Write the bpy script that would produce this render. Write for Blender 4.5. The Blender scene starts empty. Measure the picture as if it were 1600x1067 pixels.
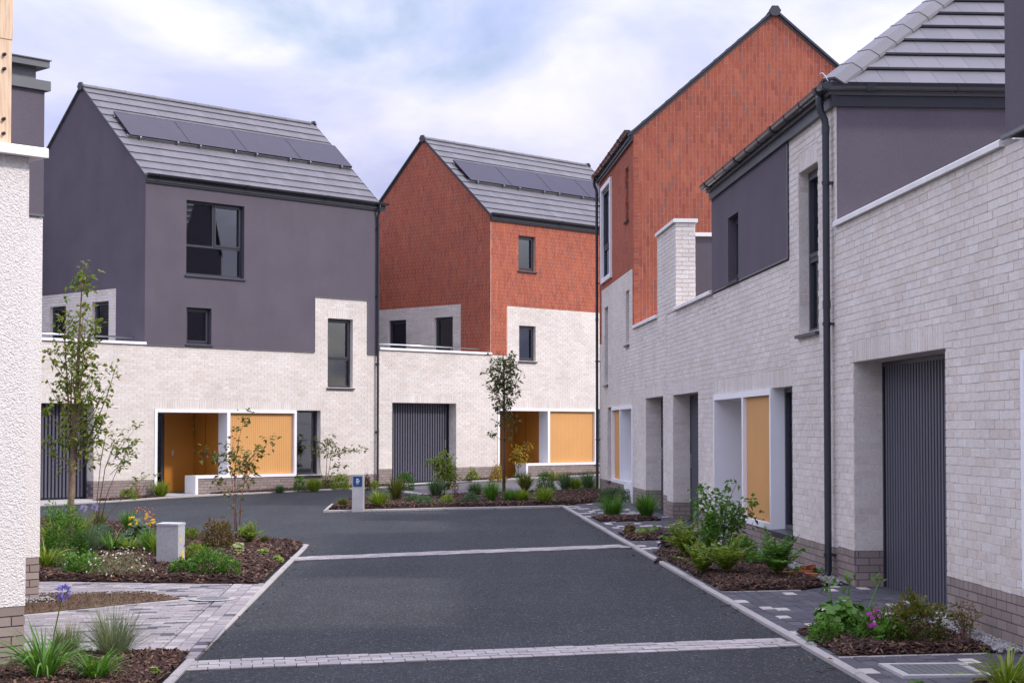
import bpy, bmesh, math, random
import numpy as np
from mathutils import Vector, Matrix

random.seed(7)
RNG = np.random.default_rng(11)
SC = bpy.context.scene
COL = SC.collection
R = math.radians

# ------------------------------------------------------------------ camera, sky, sun, exposure
EYE = 1.67
cam_d = bpy.data.cameras.new('camera')
cam = bpy.data.objects.new('camera', cam_d)
COL.objects.link(cam)
cam.location = (0, 0, EYE)
cam.rotation_euler = (R(91.9), 0, 0)
cam_d.sensor_width = 36
cam_d.lens = 59.625
cam_d.shift_y = 0.0316
cam_d.clip_start = 0.1
cam_d.clip_end = 3000
SC.camera = cam

SUN_EL, SUN_AZ = 42.0, 108.0          # azimuth: clockwise from +Y (the view direction)
world = bpy.data.worlds.new('World')
SC.world = world
world.use_nodes = True
wn = world.node_tree
wn.nodes.clear()


def wnode(t, **kw):
    n = wn.nodes.new(t)
    for k, v in kw.items():
        setattr(n, k, v)
    return n


def wlink(a, b):
    wn.links.new(a, b)


sky = wnode('ShaderNodeTexSky', sky_type='NISHITA')
sky.sun_disc = False
sky.sun_elevation = R(SUN_EL)
sky.sun_rotation = R(SUN_AZ)
sky.air_density = 1.0
sky.dust_density = 1.2
sky.ozone_density = 1.2
tc = wnode('ShaderNodeTexCoord')
sep = wnode('ShaderNodeSeparateXYZ')
wlink(tc.outputs['Generated'], sep.inputs[0])


def wmath(op, a, b=None, clamp=False):
    n = wnode('ShaderNodeMath', operation=op)
    n.use_clamp = clamp
    for i, v in enumerate((a, b)):
        if v is None:
            continue
        if isinstance(v, (int, float)):
            n.inputs[i].default_value = v
        else:
            wlink(v, n.inputs[i])
    return n.outputs[0]


zz = wmath('ADD', wmath('MAXIMUM', sep.outputs['Z'], 0.0), 0.30)
cmb = wnode('ShaderNodeCombineXYZ')
wlink(wmath('DIVIDE', sep.outputs['X'], zz), cmb.inputs[0])
wlink(wmath('DIVIDE', sep.outputs['Y'], zz), cmb.inputs[1])
n1 = wnode('ShaderNodeTexNoise')
n1.inputs['Scale'].default_value = 1.5
n1.inputs['Detail'].default_value = 7
n1.inputs['Roughness'].default_value = 0.52
n1.inputs['Distortion'].default_value = 0.5
mp1 = wnode('ShaderNodeMapping')
mp1.inputs['Location'].default_value = (3.1, 1.7, 0)
wlink(cmb.outputs[0], mp1.inputs[0])
wlink(mp1.outputs[0], n1.inputs['Vector'])
cr = wnode('ShaderNodeValToRGB')
cr.color_ramp.elements[0].position = 0.38
cr.color_ramp.elements[0].color = (0.25, 0.25, 0.25, 1)
cr.color_ramp.elements[1].position = 0.52
cr.color_ramp.elements[1].color = (1, 1, 1, 1)
wlink(n1.outputs['Fac'], cr.inputs[0])
# shading inside the cloud layer: a second, larger noise between lilac-grey and white cloud
n2 = wnode('ShaderNodeTexNoise')
n2.inputs['Scale'].default_value = 2.3
n2.inputs['Detail'].default_value = 6
n2.inputs['Roughness'].default_value = 0.55
n2.inputs['Distortion'].default_value = 0.35
mp2 = wnode('ShaderNodeMapping')
mp2.inputs['Location'].default_value = (0.0, 0.0, 0)
wlink(cmb.outputs[0], mp2.inputs[0])
wlink(mp2.outputs[0], n2.inputs['Vector'])
cr2 = wnode('ShaderNodeValToRGB')
cr2.color_ramp.elements[0].position = 0.40
cr2.color_ramp.elements[0].color = (2.75, 2.9, 4.35, 1)
cr2.color_ramp.elements[1].position = 0.60
cr2.color_ramp.elements[1].color = (4.2, 4.12, 4.75, 1)
wlink(n2.outputs['Fac'], cr2.inputs[0])
# cloud brightness steepened towards the unseen zenith as added fill light for shaded walls
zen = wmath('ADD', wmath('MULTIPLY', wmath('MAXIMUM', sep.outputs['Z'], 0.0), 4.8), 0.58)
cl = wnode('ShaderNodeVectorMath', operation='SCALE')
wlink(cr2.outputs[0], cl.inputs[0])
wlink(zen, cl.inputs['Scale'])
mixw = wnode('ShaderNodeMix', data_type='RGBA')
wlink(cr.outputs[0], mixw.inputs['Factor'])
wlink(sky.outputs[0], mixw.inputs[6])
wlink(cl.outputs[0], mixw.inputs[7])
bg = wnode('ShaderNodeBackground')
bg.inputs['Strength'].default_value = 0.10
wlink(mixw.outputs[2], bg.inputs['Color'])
wout = wnode('ShaderNodeOutputWorld')
wlink(bg.outputs[0], wout.inputs[0])

sun_d = bpy.data.lights.new('sun', 'SUN')
sun_d.energy = 2.0
sun_d.angle = R(4.0)
sun_d.color = (1.0, 0.93, 0.84)
sun = bpy.data.objects.new('sun', sun_d)
COL.objects.link(sun)
_d = Vector((math.sin(R(SUN_AZ)) * math.cos(R(SUN_EL)), math.cos(R(SUN_AZ)) * math.cos(R(SUN_EL)), math.sin(R(SUN_EL))))
sun.rotation_euler = (-_d).to_track_quat('-Z', 'Y').to_euler()
sun.location = (20, -5, 30)

SC.view_settings.view_transform = 'Standard'
SC.view_settings.look = 'None'
SC.view_settings.exposure = 0.69
SC.view_settings.gamma = 1.0
SC.view_settings.use_curve_mapping = False
SC.cycles.max_bounces = 6
SC.cycles.transparent_max_bounces = 12


# ------------------------------------------------------------------ site frames
def zg(x, y):
    """the gently tilted site plane"""
    return .017 * (x - 3.77) + .007 * (y - 13.5)


class Frame:
    """a terrace: u runs along the fronts (left to right seen from the street), v into the houses"""
    def __init__(s, o, d):
        s.o = np.array([o[0], o[1], 0.0])
        d = np.array([d[0], d[1], 0.0])
        s.d = d / np.linalg.norm(d)
        s.n = np.array([-s.d[1], s.d[0], 0.0])
        s.rot = math.atan2(s.d[1], s.d[0])

    def w(s, u, v, z=0.0):
        p = s.o + s.d * u + s.n * v
        return np.array([p[0], p[1], z])


LT = Frame((-9.12713547, 42.10206438), (0.69520903, 0.71880762))     # terrace across the junction
RT = Frame((3.49276771, 18.23655204), (0.05839077, -0.9982938))      # terrace along the right of the road
NT = Frame((-3.69, 12.9), (0.69520903, 0.71880762))                  # white house in the left foreground

CP, SP = math.cos(R(1.9)), math.sin(R(1.9))


def in_view(p, m=0.0):
    """camera-space test used only to choose which repeats become single objects"""
    dx, dy, dz = p[0], p[1], p[2] - EYE
    d = dy * CP + dz * SP
    if d < 1:
        return None
    x = 2650 * dx / d
    y = 584.1 - 2650 * (dz * CP - dy * SP) / d
    if -800 - m < x < 800 + m and -m < y < 1067 + m:
        return d
    return None


# ------------------------------------------------------------------ object helpers
def setp(o, label=None, cat=None, group=None, kind=None):
    if label:
        o['label'] = label
    if cat:
        o['category'] = cat
    if group:
        o['group'] = group
    if kind:
        o['kind'] = kind
    return o


def empty(name, loc, rotz=0.0, parent=None):
    o = bpy.data.objects.new(name, None)
    o.empty_display_size = 0.3
    COL.objects.link(o)
    o.location = loc
    o.rotation_euler = (0, 0, rotz)
    if parent:
        o.parent = parent
    return o


def link_mesh(name, me, parent=None, loc=None, rot=None, scale=None):
    o = bpy.data.objects.new(name, me)
    COL.objects.link(o)
    if parent:
        o.parent = parent
    if loc is not None:
        o.location = loc
    if rot is not None:
        o.rotation_euler = rot
    if scale is not None:
        o.scale = scale
    return o


class MB:
    def __init__(s):
        s.v = []
        s.f = []
        s.mi = []

    def add(s, vs, fs, mi=0):
        k = len(s.v)
        s.v.extend(vs)
        for f in fs:
            s.f.append(tuple(i + k for i in f))
            s.mi.append(mi)

    def box(s, a0, a1, o0, o1, z0, z1, mp=None, mi=0):
        if a0 > a1: a0, a1 = a1, a0
        if o0 > o1: o0, o1 = o1, o0
        if z0 > z1: z0, z1 = z1, z0
        c = [(a0, o0, z0), (a1, o0, z0), (a1, o1, z0), (a0, o1, z0), (a0, o0, z1), (a1, o0, z1), (a1, o1, z1), (a0, o1, z1)]
        if mp:
            c = [mp(a, z, o) for a, o, z in c]
        s.add(c, [(0, 3, 2, 1), (4, 5, 6, 7), (0, 1, 5, 4), (1, 2, 6, 5), (2, 3, 7, 6), (3, 0, 4, 7)], mi)

    def prism(s, poly, o0, o1, mp, mi=0, back=True):
        """poly of (a,z) extruded from o0 to o1"""
        n = len(poly)
        vs = [mp(a, z, o0) for a, z in poly] + [mp(a, z, o1) for a, z in poly]
        fs = [tuple(range(n, 2 * n))]
        if back:
            fs.append(tuple(reversed(range(n))))
        for i in range(n):
            j = (i + 1) % n
            fs.append((i, j, n + j, n + i))
        s.add(vs, fs, mi)

    def sweep(s, prof, a0, a1, mp, caps=True, mi=0):
        """profile of (out,z) swept along a"""
        n = len(prof)
        vs = [mp(a0, z, o) for o, z in prof] + [mp(a1, z, o) for o, z in prof]
        fs = []
        for i in range(n):
            j = (i + 1) % n
            fs.append((i, j, n + j, n + i))
        if caps:
            fs.append(tuple(reversed(range(n))))
            fs.append(tuple(range(n, 2 * n)))
        s.add(vs, fs, mi)

    def tube(s, pts, rad, n=8, mi=0, cap=True):
        pts = [Vector(p) for p in pts]
        if not isinstance(rad, (list, tuple)):
            rad = [rad] * len(pts)
        k = len(s.v)
        prev = None
        for i, p in enumerate(pts):
            if i == 0:
                t = pts[1] - pts[0]
            elif i == len(pts) - 1:
                t = pts[-1] - pts[-2]
            else:
                t = (pts[i + 1] - p).normalized() + (p - pts[i - 1]).normalized()
            t.normalize()
            if prev is None:
                ref = Vector((0, 0, 1)) if abs(t.z) < .9 else Vector((1, 0, 0))
                x = t.cross(ref).normalized()
            else:
                x = (prev - t * prev.dot(t)).normalized()
            prev = x
            y = t.cross(x)
            for q in range(n):
                a = 2 * math.pi * q / n
                s.v.append(tuple(p + (x * math.cos(a) + y * math.sin(a)) * rad[i]))
        for i in range(len(pts) - 1):
            for q in range(n):
                q2 = (q + 1) % n
                s.f.append((k + i * n + q, k + i * n + q2, k + (i + 1) * n + q2, k + (i + 1) * n + q))
                s.mi.append(mi)
        if cap:
            s.f.append(tuple(k + q for q in reversed(range(n))))
            s.f.append(tuple(k + (len(pts) - 1) * n + q for q in range(n)))
            s.mi += [mi, mi]

    def mesh(s, name, mats, smooth=False, recalc=True):
        me = bpy.data.meshes.new(name)
        me.from_pydata([tuple(map(float, v)) for v in s.v], [], s.f)
        if not isinstance(mats, (list, tuple)):
            mats = [mats]
        for m in mats:
            me.materials.append(m)
        if len(mats) > 1:
            me.polygons.foreach_set('material_index', s.mi)
        if recalc:
            bm = bmesh.new()
            bm.from_mesh(me)
            bmesh.ops.recalc_face_normals(bm, faces=bm.faces)
            bm.to_mesh(me)
            bm.free()
        if smooth:
            me.polygons.foreach_set('use_smooth', [True] * len(me.polygons))
        me.update()
        return me

    def build(s, name, mats, parent=None, smooth=False, kind=None, label=None, **kw):
        o = link_mesh(name, s.mesh(name, mats, smooth, kw.get('recalc', True)), parent)
        if kind:
            o['kind'] = kind
        if label:
            o['label'] = label
        return o


# ------------------------------------------------------------------ materials
def nt(name):
    m = bpy.data.materials.new(name)
    m.use_nodes = True
    t = m.node_tree
    b = t.nodes.get('Principled BSDF')
    return m, t, b


def N(t, typ, **kw):
    n = t.nodes.new(typ)
    for k, v in kw.items():
        if k.startswith('i_'):
            n.inputs[k[2:].replace('_', ' ')].default_value = v
        else:
            setattr(n, k, v)
    return n


def ramp(t, fac, stops, interp='LINEAR'):
    r = t.nodes.new('ShaderNodeValToRGB')
    r.color_ramp.interpolation = interp
    e = r.color_ramp.elements
    while len(e) > 1:
        e.remove(e[-1])
    for i, (p, c) in enumerate(stops):
        if i == 0:
            e[0].position = p
            x = e[0]
        else:
            x = e.new(p)
        x.color = (c[0], c[1], c[2], 1)
    if fac is not None:
        t.links.new(fac, r.inputs[0])
    return r.outputs[0]


def mixc(t, fac, a, b, mode='MIX'):
    n = t.nodes.new('ShaderNodeMix')
    n.data_type = 'RGBA'
    n.blend_type = mode
    for k, v in ((0, fac), (6, a), (7, b)):
        if isinstance(v, (int, float)):
            n.inputs[k].default_value = v
        elif isinstance(v, tuple):
            n.inputs[k].default_value = (*v, 1)
        else:
            t.links.new(v, n.inputs[k])
    return n.outputs[2]


def pos(t):
    return N(t, 'ShaderNodeNewGeometry').outputs['Position']


def noise(t, scale, detail=4, rough=.55, vec=None, dist=0.0):
    n = N(t, 'ShaderNodeTexNoise')
    n.inputs['Scale'].default_value = scale
    n.inputs['Detail'].default_value = detail
    n.inputs['Roughness'].default_value = rough
    n.inputs['Distortion'].default_value = dist
    t.links.new(vec if vec is not None else pos(t), n.inputs['Vector'])
    return n.outputs['Fac']


def bump(t, b, h, dist, strength=1.0):
    n = N(t, 'ShaderNodeBump')
    n.inputs['Distance'].default_value = dist
    n.inputs['Strength'].default_value = strength
    t.links.new(h, n.inputs['Height'])
    t.links.new(n.outputs[0], b.inputs['Normal'])


def isl(t):
    """one random number per loose piece and per object"""
    g = N(t, 'ShaderNodeNewGeometry').outputs['Random Per Island']
    o = N(t, 'ShaderNodeObjectInfo').outputs['Random']
    a = N(t, 'ShaderNodeMath', operation='ADD')
    t.links.new(g, a.inputs[0])
    t.links.new(o, a.inputs[1])
    f = N(t, 'ShaderNodeMath', operation='FRACT')
    t.links.new(a.outputs[0], f.inputs[0])
    return f.outputs[0]


def plain(name, col, rough=.6, var=.12, vscale=3.0, bscale=0, bdist=.002, metal=0, spec=.5, fine=0):
    m, t, b = nt(name)
    lo = tuple(c * (1 - var) for c in col)
    hi = tuple(min(1, c * (1 + var)) for c in col)
    c = ramp(t, noise(t, vscale, 5), [(.3, lo), (.7, hi)])
    if fine:
        c = mixc(t, 1.0, c, ramp(t, noise(t, fine, 3, .7), [(.3, (.82, .82, .82)), (.7, (1.12, 1.12, 1.12))]), 'MULTIPLY')
    t.links.new(c, b.inputs['Base Color'])
    b.inputs['Roughness'].default_value = rough
    b.inputs['Metallic'].default_value = metal
    b.inputs['Specular IOR Level'].default_value = spec
    if bscale:
        bump(t, b, noise(t, bscale, 4, .6), bdist)
    return m


def pieces(name, cols, rough=.8, fine=60, amt=.14, bscale=90, bdist=.003, spec=.3, large=1.1, lamt=.08, streak=False):
    """bricks, blocks, tiles: colour drawn per piece, then grain and slow weathering on top"""
    m, t, b = nt(name)
    n = len(cols)
    c = ramp(t, isl(t), [((i + .5) / n, x) for i, x in enumerate(cols)], 'CONSTANT' if n > 6 else 'LINEAR')
    c = mixc(t, 1.0, c, ramp(t, noise(t, fine, 4, .65), [(.28, (1 - amt,) * 3), (.72, (1 + amt,) * 3)]), 'MULTIPLY')
    c = mixc(t, 1.0, c, ramp(t, noise(t, large, 4, .6), [(.3, (1 - lamt,) * 3), (.7, (1 + lamt,) * 3)]), 'MULTIPLY')
    t.links.new(c, b.inputs['Base Color'])
    b.inputs['Roughness'].default_value = rough
    b.inputs['Specular IOR Level'].default_value = spec
    if bscale:
        bump(t, b, noise(t, bscale, 5, .65), bdist)
    return m


M = {}
M['buff'] = pieces('pale_brick', [(.635, .573, .518), (.665, .615, .57), (.645, .59, .54), (.60, .535, .475), (.685, .643, .605), (.65, .60, .555)], fine=34, amt=.13, bscale=70, bdist=.006)
M['plinth'] = pieces('plinth_brick', [(.235, .185, .165), (.27, .215, .19), (.25, .20, .18), (.29, .235, .21)], rough=.7, amt=.06, bdist=.001)
M['red'] = pieces('red_brick', [(0.351, 0.090, 0.048), (0.381, 0.102, 0.054), (0.336, 0.086, 0.046), (0.390, 0.107, 0.057), (0.360, 0.096, 0.050), (0.347, 0.089, 0.048), (0.371, 0.101, 0.053), (0.375, 0.102, 0.055), (0.307, 0.077, 0.046), (0.351, 0.094, 0.050), (0.283, 0.096, 0.067), (0.326, 0.082, 0.053), (0.371, 0.101, 0.055), (0.341, 0.088, 0.048), (.29, .072, .047), (.42, .12, .065)], fine=30, amt=.12, bdist=.004)
M['mortar'] = plain('pale_mortar', (.68, .62, .56), .95, .10, 8, 120, .003, spec=.1)
M['mortar_plinth'] = plain('dark_mortar', (.12, .10, .12), .95, .1, 8, 120, .003, spec=.1)
M['mortar_red'] = plain('red_wall_mortar', (.60, .37, .29), .95, .12, 8, 120, .003, spec=.1)
M['render'] = plain('grey_render', (.112, .097, .118), .9, .07, 1.3, 260, .002, spec=.2, fine=90)
def streaks(m, amt=.10):
    t = m.node_tree
    b = t.nodes['Principled BSDF']
    src = b.inputs['Base Color'].links[0].from_socket
    mp = N(t, 'ShaderNodeMapping')
    mp.inputs['Scale'].default_value = (1.6, 1.6, .22)
    t.links.new(pos(t), mp.inputs[0])
    f = noise(t, 1.0, 5, .6, mp.outputs[0], .3)
    t.links.new(mixc(t, 1.0, src, ramp(t, f, [(.35, (1 - amt,) * 3), (.65, (1 + amt,) * 3)]), 'MULTIPLY'), b.inputs['Base Color'])


streaks(M['render'], .035)
M['tile'] = pieces('roof_tile', [(.115, .11, .122), (.13, .124, .136), (.122, .117, .128), (.14, .133, .145)], rough=.55, fine=70, amt=.06, bscale=200, bdist=.0008, spec=.4, large=.9, lamt=.06)
M['dark'] = plain('anthracite_plastic', (.022, .024, .034), .38, .05, 2, spec=.5)
M['gloss'] = plain('gutter_plastic', (.026, .026, .034), .2, .05, 2, spec=.6)
M['frame'] = plain('window_frame_grey', (.040, .042, .055), .38, .05, 2, spec=.5)
M['verge'] = plain('verge_grey', (.060, .060, .068), .5, .05, 2, spec=.3)
M['slat'] = plain('grooved_door_grey', (.092, .090, .115), .5, .05, 2, spec=.4)
M['lead'] = plain('grey_flashing', (.12, .125, .13), .45, .1, 3, spec=.5)
M['white'] = plain('white_panel', (.80, .79, .81), .45, .03, 1.2, spec=.4)
M['coping'] = plain('pale_coping', (.74, .72, .70), .75, .09, 2.2, 150, .001, spec=.3)
M['orange'] = plain('ochre_board', (.62, .325, .115), .55, .05, 1.0, 0, spec=.3)
M['door'] = plain('ochre_door', (.40, .155, .022), .42, .05, 1.5, spec=.4)
M['steel'] = plain('brushed_steel', (.55, .55, .56), .3, .05, 5, metal=1.0)
M['room'] = plain('room_wall', (.52, .53, .55), .9, .1, 1.0)
M['blind'] = plain('window_blind', (.55, .54, .52), .9, .04, 3.0)
M['solar'] = plain('solar_glass', (.026, .019, .033), .36, .10, 2.5, spec=.3)
M['solar_frame'] = plain('solar_frame_black', (.02, .02, .025), .35, .05, 3)
M['concrete'] = plain('pale_concrete', (.42, .41, .40), .85, .13, 4, 120, .0015, spec=.25, fine=60)
M['galv'] = plain('galvanised_steel', (.47, .475, .50), .6, .06, 5, spec=.4, metal=.1, fine=40)
M['blue'] = plain('blue_plate', (.012, .055, .17), .35, .05, 4)
M['mark'] = plain('white_print', (.75, .78, .82), .5, .02, 4)
M['yellow'] = plain('yellow_sticker', (.75, .55, .12), .5, .2, 30)
M['terra'] = pieces('terracotta', [(.42, .15, .07), (.50, .22, .09), (.36, .11, .07)], fine=40)
M['soil'] = plain('brown_soil', (.135, .088, .058), .95, .35, 14, 60, .02, spec=.1, fine=55)
M['mulch'] = plain('dark_mulch', (.026, .014, .011), .95, .4, 16, 70, .02, spec=.1, fine=70)
M['chips'] = pieces('bark_chip', [(.032, .014, .010), (.046, .021, .015), (.024, .012, .009), (.07, .034, .023), (.036, .018, .013), (.17, .095, .06)], rough=.85, fine=120, amt=.2, bscale=0)
M['pebble'] = pieces('grey_pebble', [(.22, .21, .20), (.32, .31, .30), (.16, .155, .155), (.40, .385, .37), (.27, .245, .225)], fine=90, bscale=0)
M['kerb'] = pieces('kerb_stone', [(.32, .298, .28), (.36, .335, .315), (.34, .315, .296)], fine=50, amt=.12, bscale=110, bdist=.002)
M['sett'] = pieces('pale_sett', [(.34, .305, .29), (.39, .355, .335), (.30, .27, .26), (.42, .38, .36)], fine=60, bscale=120, bdist=.002)
M['paver_dark'] = pieces('charcoal_paver', [(.068, .066, .080), (.082, .079, .093), (.058, .057, .070), (.094, .09, .102)], fine=90, amt=.12, bscale=150, bdist=.0015)
M['paver_light'] = pieces('pale_paver', [(.46, .42, .38), (.42, .385, .35), (.50, .46, .42)], fine=90, bscale=150, bdist=.0015)
M['paver_mix'] = pieces('grey_mixed_paver', [(.24, .215, .22), (.26, .235, .238), (.215, .195, .20), (.29, .262, .262), (.25, .226, .228), (.36, .328, .32)], fine=90, bscale=150, bdist=.0015)
M['joint'] = plain('paving_joint', (.10, .09, .085), .95, .15, 20, 120, .002, spec=.1)
M['far_ground'] = plain('distant_paving', (.26, .25, .23), .95, .2, .05, spec=.1)
M['lawn'] = plain('grass_green', (.10, .19, .03), .9, .3, 12, 80, .02, spec=.1)
M['bark'] = plain('tree_bark', (.20, .145, .10), .9, .35, 16, 60, .004, spec=.15)
M['twig'] = plain('twig_brown', (.12, .075, .05), .85, .2, 16, spec=.2)
M['twig_red'] = plain('twig_red', (.22, .09, .06), .8, .2, 16, spec=.2)


def m_asphalt():
    m, t, b = nt('asphalt')
    p = pos(t)
    vor = N(t, 'ShaderNodeTexVoronoi')
    vor.inputs['Scale'].default_value = 95
    t.links.new(p, vor.inputs['Vector'])
    sepc = N(t, 'ShaderNodeSeparateColor')
    t.links.new(vor.outputs['Color'], sepc.inputs[0])
    c = ramp(t, sepc.outputs[0], [(.0, (.022, .0245, .0265)), (.45, (.030, .0335, .0365)), (.8, (.039, .0425, .0465)), (.93, (.055, .059, .063)), (.985, (.14, .145, .15)), (1, (.22, .22, .22))])
    c = mixc(t, 1.0, c, ramp(t, noise(t, .55, 6, .6), [(.3, (.86, .86, .87)), (.7, (1.12, 1.12, 1.12))]), 'MULTIPLY')
    mp = N(t, 'ShaderNodeMapping')
    mp.inputs['Scale'].default_value = (1.6, .13, 1)
    t.links.new(p, mp.inputs[0])
    c = mixc(t, 1.0, c, ramp(t, noise(t, 1.0, 5, .6, mp.outputs[0]), [(.3, (.90, .90, .90)), (.7, (1.12, 1.12, 1.11))]), 'MULTIPLY')
    c = mixc(t, 1.0, c, ramp(t, noise(t, 7, 5, .6), [(.3, (.90, .90, .90)), (.7, (1.1, 1.1, 1.1))]), 'MULTIPLY')
    t.links.new(c, b.inputs['Base Color'])
    b.inputs['Roughness'].default_value = .9
    b.inputs['Specular IOR Level'].default_value = .2
    mx = N(t, 'ShaderNodeMath', operation='SUBTRACT')
    mx.inputs[0].default_value = 1.0
    t.links.new(vor.outputs['Distance'], mx.inputs[1])
    bump(t, b, mx.outputs[0], .006, .9)
    return m


def m_rough():
    """white roughcast: lumpy pebbledash"""
    m, t, b = nt('white_roughcast')
    v = N(t, 'ShaderNodeTexVoronoi')
    v.inputs['Scale'].default_value = 80
    v.inputs['Randomness'].default_value = 1
    v.feature = 'SMOOTH_F1'
    t.links.new(pos(t), v.inputs['Vector'])
    a = N(t, 'ShaderNodeMath', operation='MULTIPLY_ADD')
    t.links.new(v.outputs['Distance'], a.inputs[0])
    a.inputs[1].default_value = -1.0
    t.links.new(noise(t, 34, 5, .7), a.inputs[2])
    c = ramp(t, noise(t, 40, 4, .7), [(.25, (.56, .52, .49)), (.6, (.72, .69, .665))])
    t.links.new(c, b.inputs['Base Color'])
    b.inputs['Roughness'].default_value = .95
    b.inputs['Specular IOR Level'].default_value = .15
    bump(t, b, a.outputs[0], .009, 1.0)
    return m


def m_wood():
    m, t, b = nt('new_timber')
    mp = N(t, 'ShaderNodeMapping')
    mp.inputs['Scale'].default_value = (30, 30, 2.2)
    t.links.new(pos(t), mp.inputs[0])
    g = noise(t, 1.6, 6, .6, mp.outputs[0], .6)
    k = N(t, 'ShaderNodeTexVoronoi')
    k.inputs['Scale'].default_value = 4.2
    t.links.new(pos(t), k.inputs['Vector'])
    c = ramp(t, g, [(.3, (.50, .33, .20)), (.55, (.66, .49, .34)), (.75, (.72, .57, .42))])
    c = mixc(t, ramp(t, k.outputs['Distance'], [(.05, (1, 1, 1)), (.14, (0, 0, 0))]), c, (.30, .14, .06))
    t.links.new(c, b.inputs['Base Color'])
    b.inputs['Roughness'].default_value = .7
    return m


def m_glass():
    m, t, b = nt('window_glass')
    t.nodes.remove(b)
    o = t.nodes['Material Output']
    tr = N(t, 'ShaderNodeBsdfTransparent')
    tr.inputs['Color'].default_value = (.86, .90, .92, 1)
    gl = N(t, 'ShaderNodeBsdfGlossy')
    gl.inputs['Roughness'].default_value = .02
    gl.inputs['Color'].default_value = (.9, .93, 1, 1)
    fr = N(t, 'ShaderNodeFresnel')
    fr.inputs['IOR'].default_value = 2.5
    mx = N(t, 'ShaderNodeMixShader')
    t.links.new(fr.outputs[0], mx.inputs[0])
    t.links.new(tr.outputs[0], mx.inputs[1])
    t.links.new(gl.outputs[0], mx.inputs[2])
    t.links.new(mx.outputs[0], o.inputs[0])
    return m


def leafmat(name, cols, trans=.35, rough=.5):
    m, t, b = nt(name)
    n = len(cols)
    c = ramp(t, isl(t), [((i + .5) / n, x) for i, x in enumerate(cols)])
    c = mixc(t, 1.0, c, ramp(t, noise(t, 25, 3), [(.3, (.85, .85, .85)), (.7, (1.15, 1.15, 1.15))]), 'MULTIPLY')
    t.links.new(c, b.inputs['Base Color'])
    b.inputs['Roughness'].default_value = rough
    b.inputs['Specular IOR Level'].default_value = .35
    tl = N(t, 'ShaderNodeBsdfTranslucent')
    hi = mixc(t, 1.0, c, (1.25, 1.3, .7), 'MULTIPLY')
    t.links.new(hi, tl.inputs[0])
    mx = N(t, 'ShaderNodeMixShader')
    mx.inputs[0].default_value = trans
    o = t.nodes['Material Output']
    t.links.new(b.outputs[0], mx.inputs[1])
    t.links.new(tl.outputs[0], mx.inputs[2])
    t.links.new(mx.outputs[0], o.inputs[0])
    return m


def m_solar():
    m = M['solar']
    t = m.node_tree
    b = t.nodes['Principled BSDF']
    src = b.inputs['Base Color'].links[0].from_socket
    o = N(t, 'ShaderNodeTexCoord').outputs['Object']
    br = N(t, 'ShaderNodeTexBrick')
    br.offset = 0
    br.inputs['Color1'].default_value = (1, 1, 1, 1)
    br.inputs['Color2'].default_value = (.9, .9, .92, 1)
    br.inputs['Mortar'].default_value = (1.9, 1.8, 1.8, 1)
    br.inputs['Scale'].default_value = 1.0
    br.inputs['Mortar Size'].default_value = .003
    br.inputs['Brick Width'].default_value = .1865
    br.inputs['Row Height'].default_value = .175
    t.links.new(o, br.inputs['Vector'])
    t.links.new(mixc(t, 1.0, src, br.outputs['Color'], 'MULTIPLY'), b.inputs['Base Color'])


m_solar()
M['asphalt'] = m_asphalt()
M['rough'] = m_rough()
M['wood'] = m_wood()
M['glass'] = m_glass()
LEAF = {
    'mid': leafmat('leaf_mid_green', [(0.057, 0.139, 0.020), (0.098, 0.227, 0.033), (0.146, 0.293, 0.045), (0.081, 0.179, 0.026)]),
    'lime': leafmat('leaf_lime', [(0.143, 0.221, 0.019), (0.208, 0.286, 0.026), (0.104, 0.182, 0.019), (0.273, 0.312, 0.052)]),
    'blue': leafmat('leaf_blue_green', [(0.065, 0.117, 0.058), (0.104, 0.163, 0.091), (0.078, 0.143, 0.052), (0.143, 0.195, 0.130)]),
    'olive': leafmat('leaf_olive', [(0.078, 0.111, 0.023), (0.130, 0.156, 0.033), (0.169, 0.169, 0.039), (0.065, 0.104, 0.019), (0.208, 0.156, 0.039)]),
    'silver': leafmat('leaf_silver', [(0.169, 0.182, 0.104), (0.221, 0.221, 0.130), (0.130, 0.156, 0.078), (0.273, 0.234, 0.156)]),
    'bronze': leafmat('leaf_bronze', [(0.130, 0.078, 0.033), (0.182, 0.098, 0.039), (0.117, 0.117, 0.033), (0.091, 0.058, 0.033), (0.195, 0.156, 0.039)]),
    'purple': leafmat('leaf_dark_purple', [(0.046, 0.023, 0.029), (0.072, 0.034, 0.034), (0.039, 0.039, 0.026), (0.091, 0.052, 0.039)], .2),
    'gold': leafmat('leaf_gold', [(0.390, 0.260, 0.026), (0.312, 0.234, 0.026), (0.442, 0.247, 0.026), (0.234, 0.208, 0.026)]),
    'haze': leafmat('leaf_pale_blue', [(.14, .18, .11), (.18, .22, .14), (.11, .15, .08), (.22, .24, .15)]),
    'straw': leafmat('leaf_straw', [(0.390, 0.312, 0.117), (0.312, 0.273, 0.104), (0.234, 0.234, 0.065)]),
    'pale': leafmat('leaf_cream', [(0.442, 0.455, 0.247), (0.364, 0.390, 0.182), (0.286, 0.325, 0.130)]),
    'tree': leafmat('leaf_tree', [(.10, .155, .018), (.15, .21, .028), (.20, .24, .035), (.075, .12, .015), (.26, .26, .055)], .4),
    'tree_dark': leafmat('leaf_tree_dark', [(0.057, 0.098, 0.024), (0.090, 0.122, 0.033), (0.122, 0.155, 0.041), (0.146, 0.122, 0.049)], .3),
}
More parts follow.
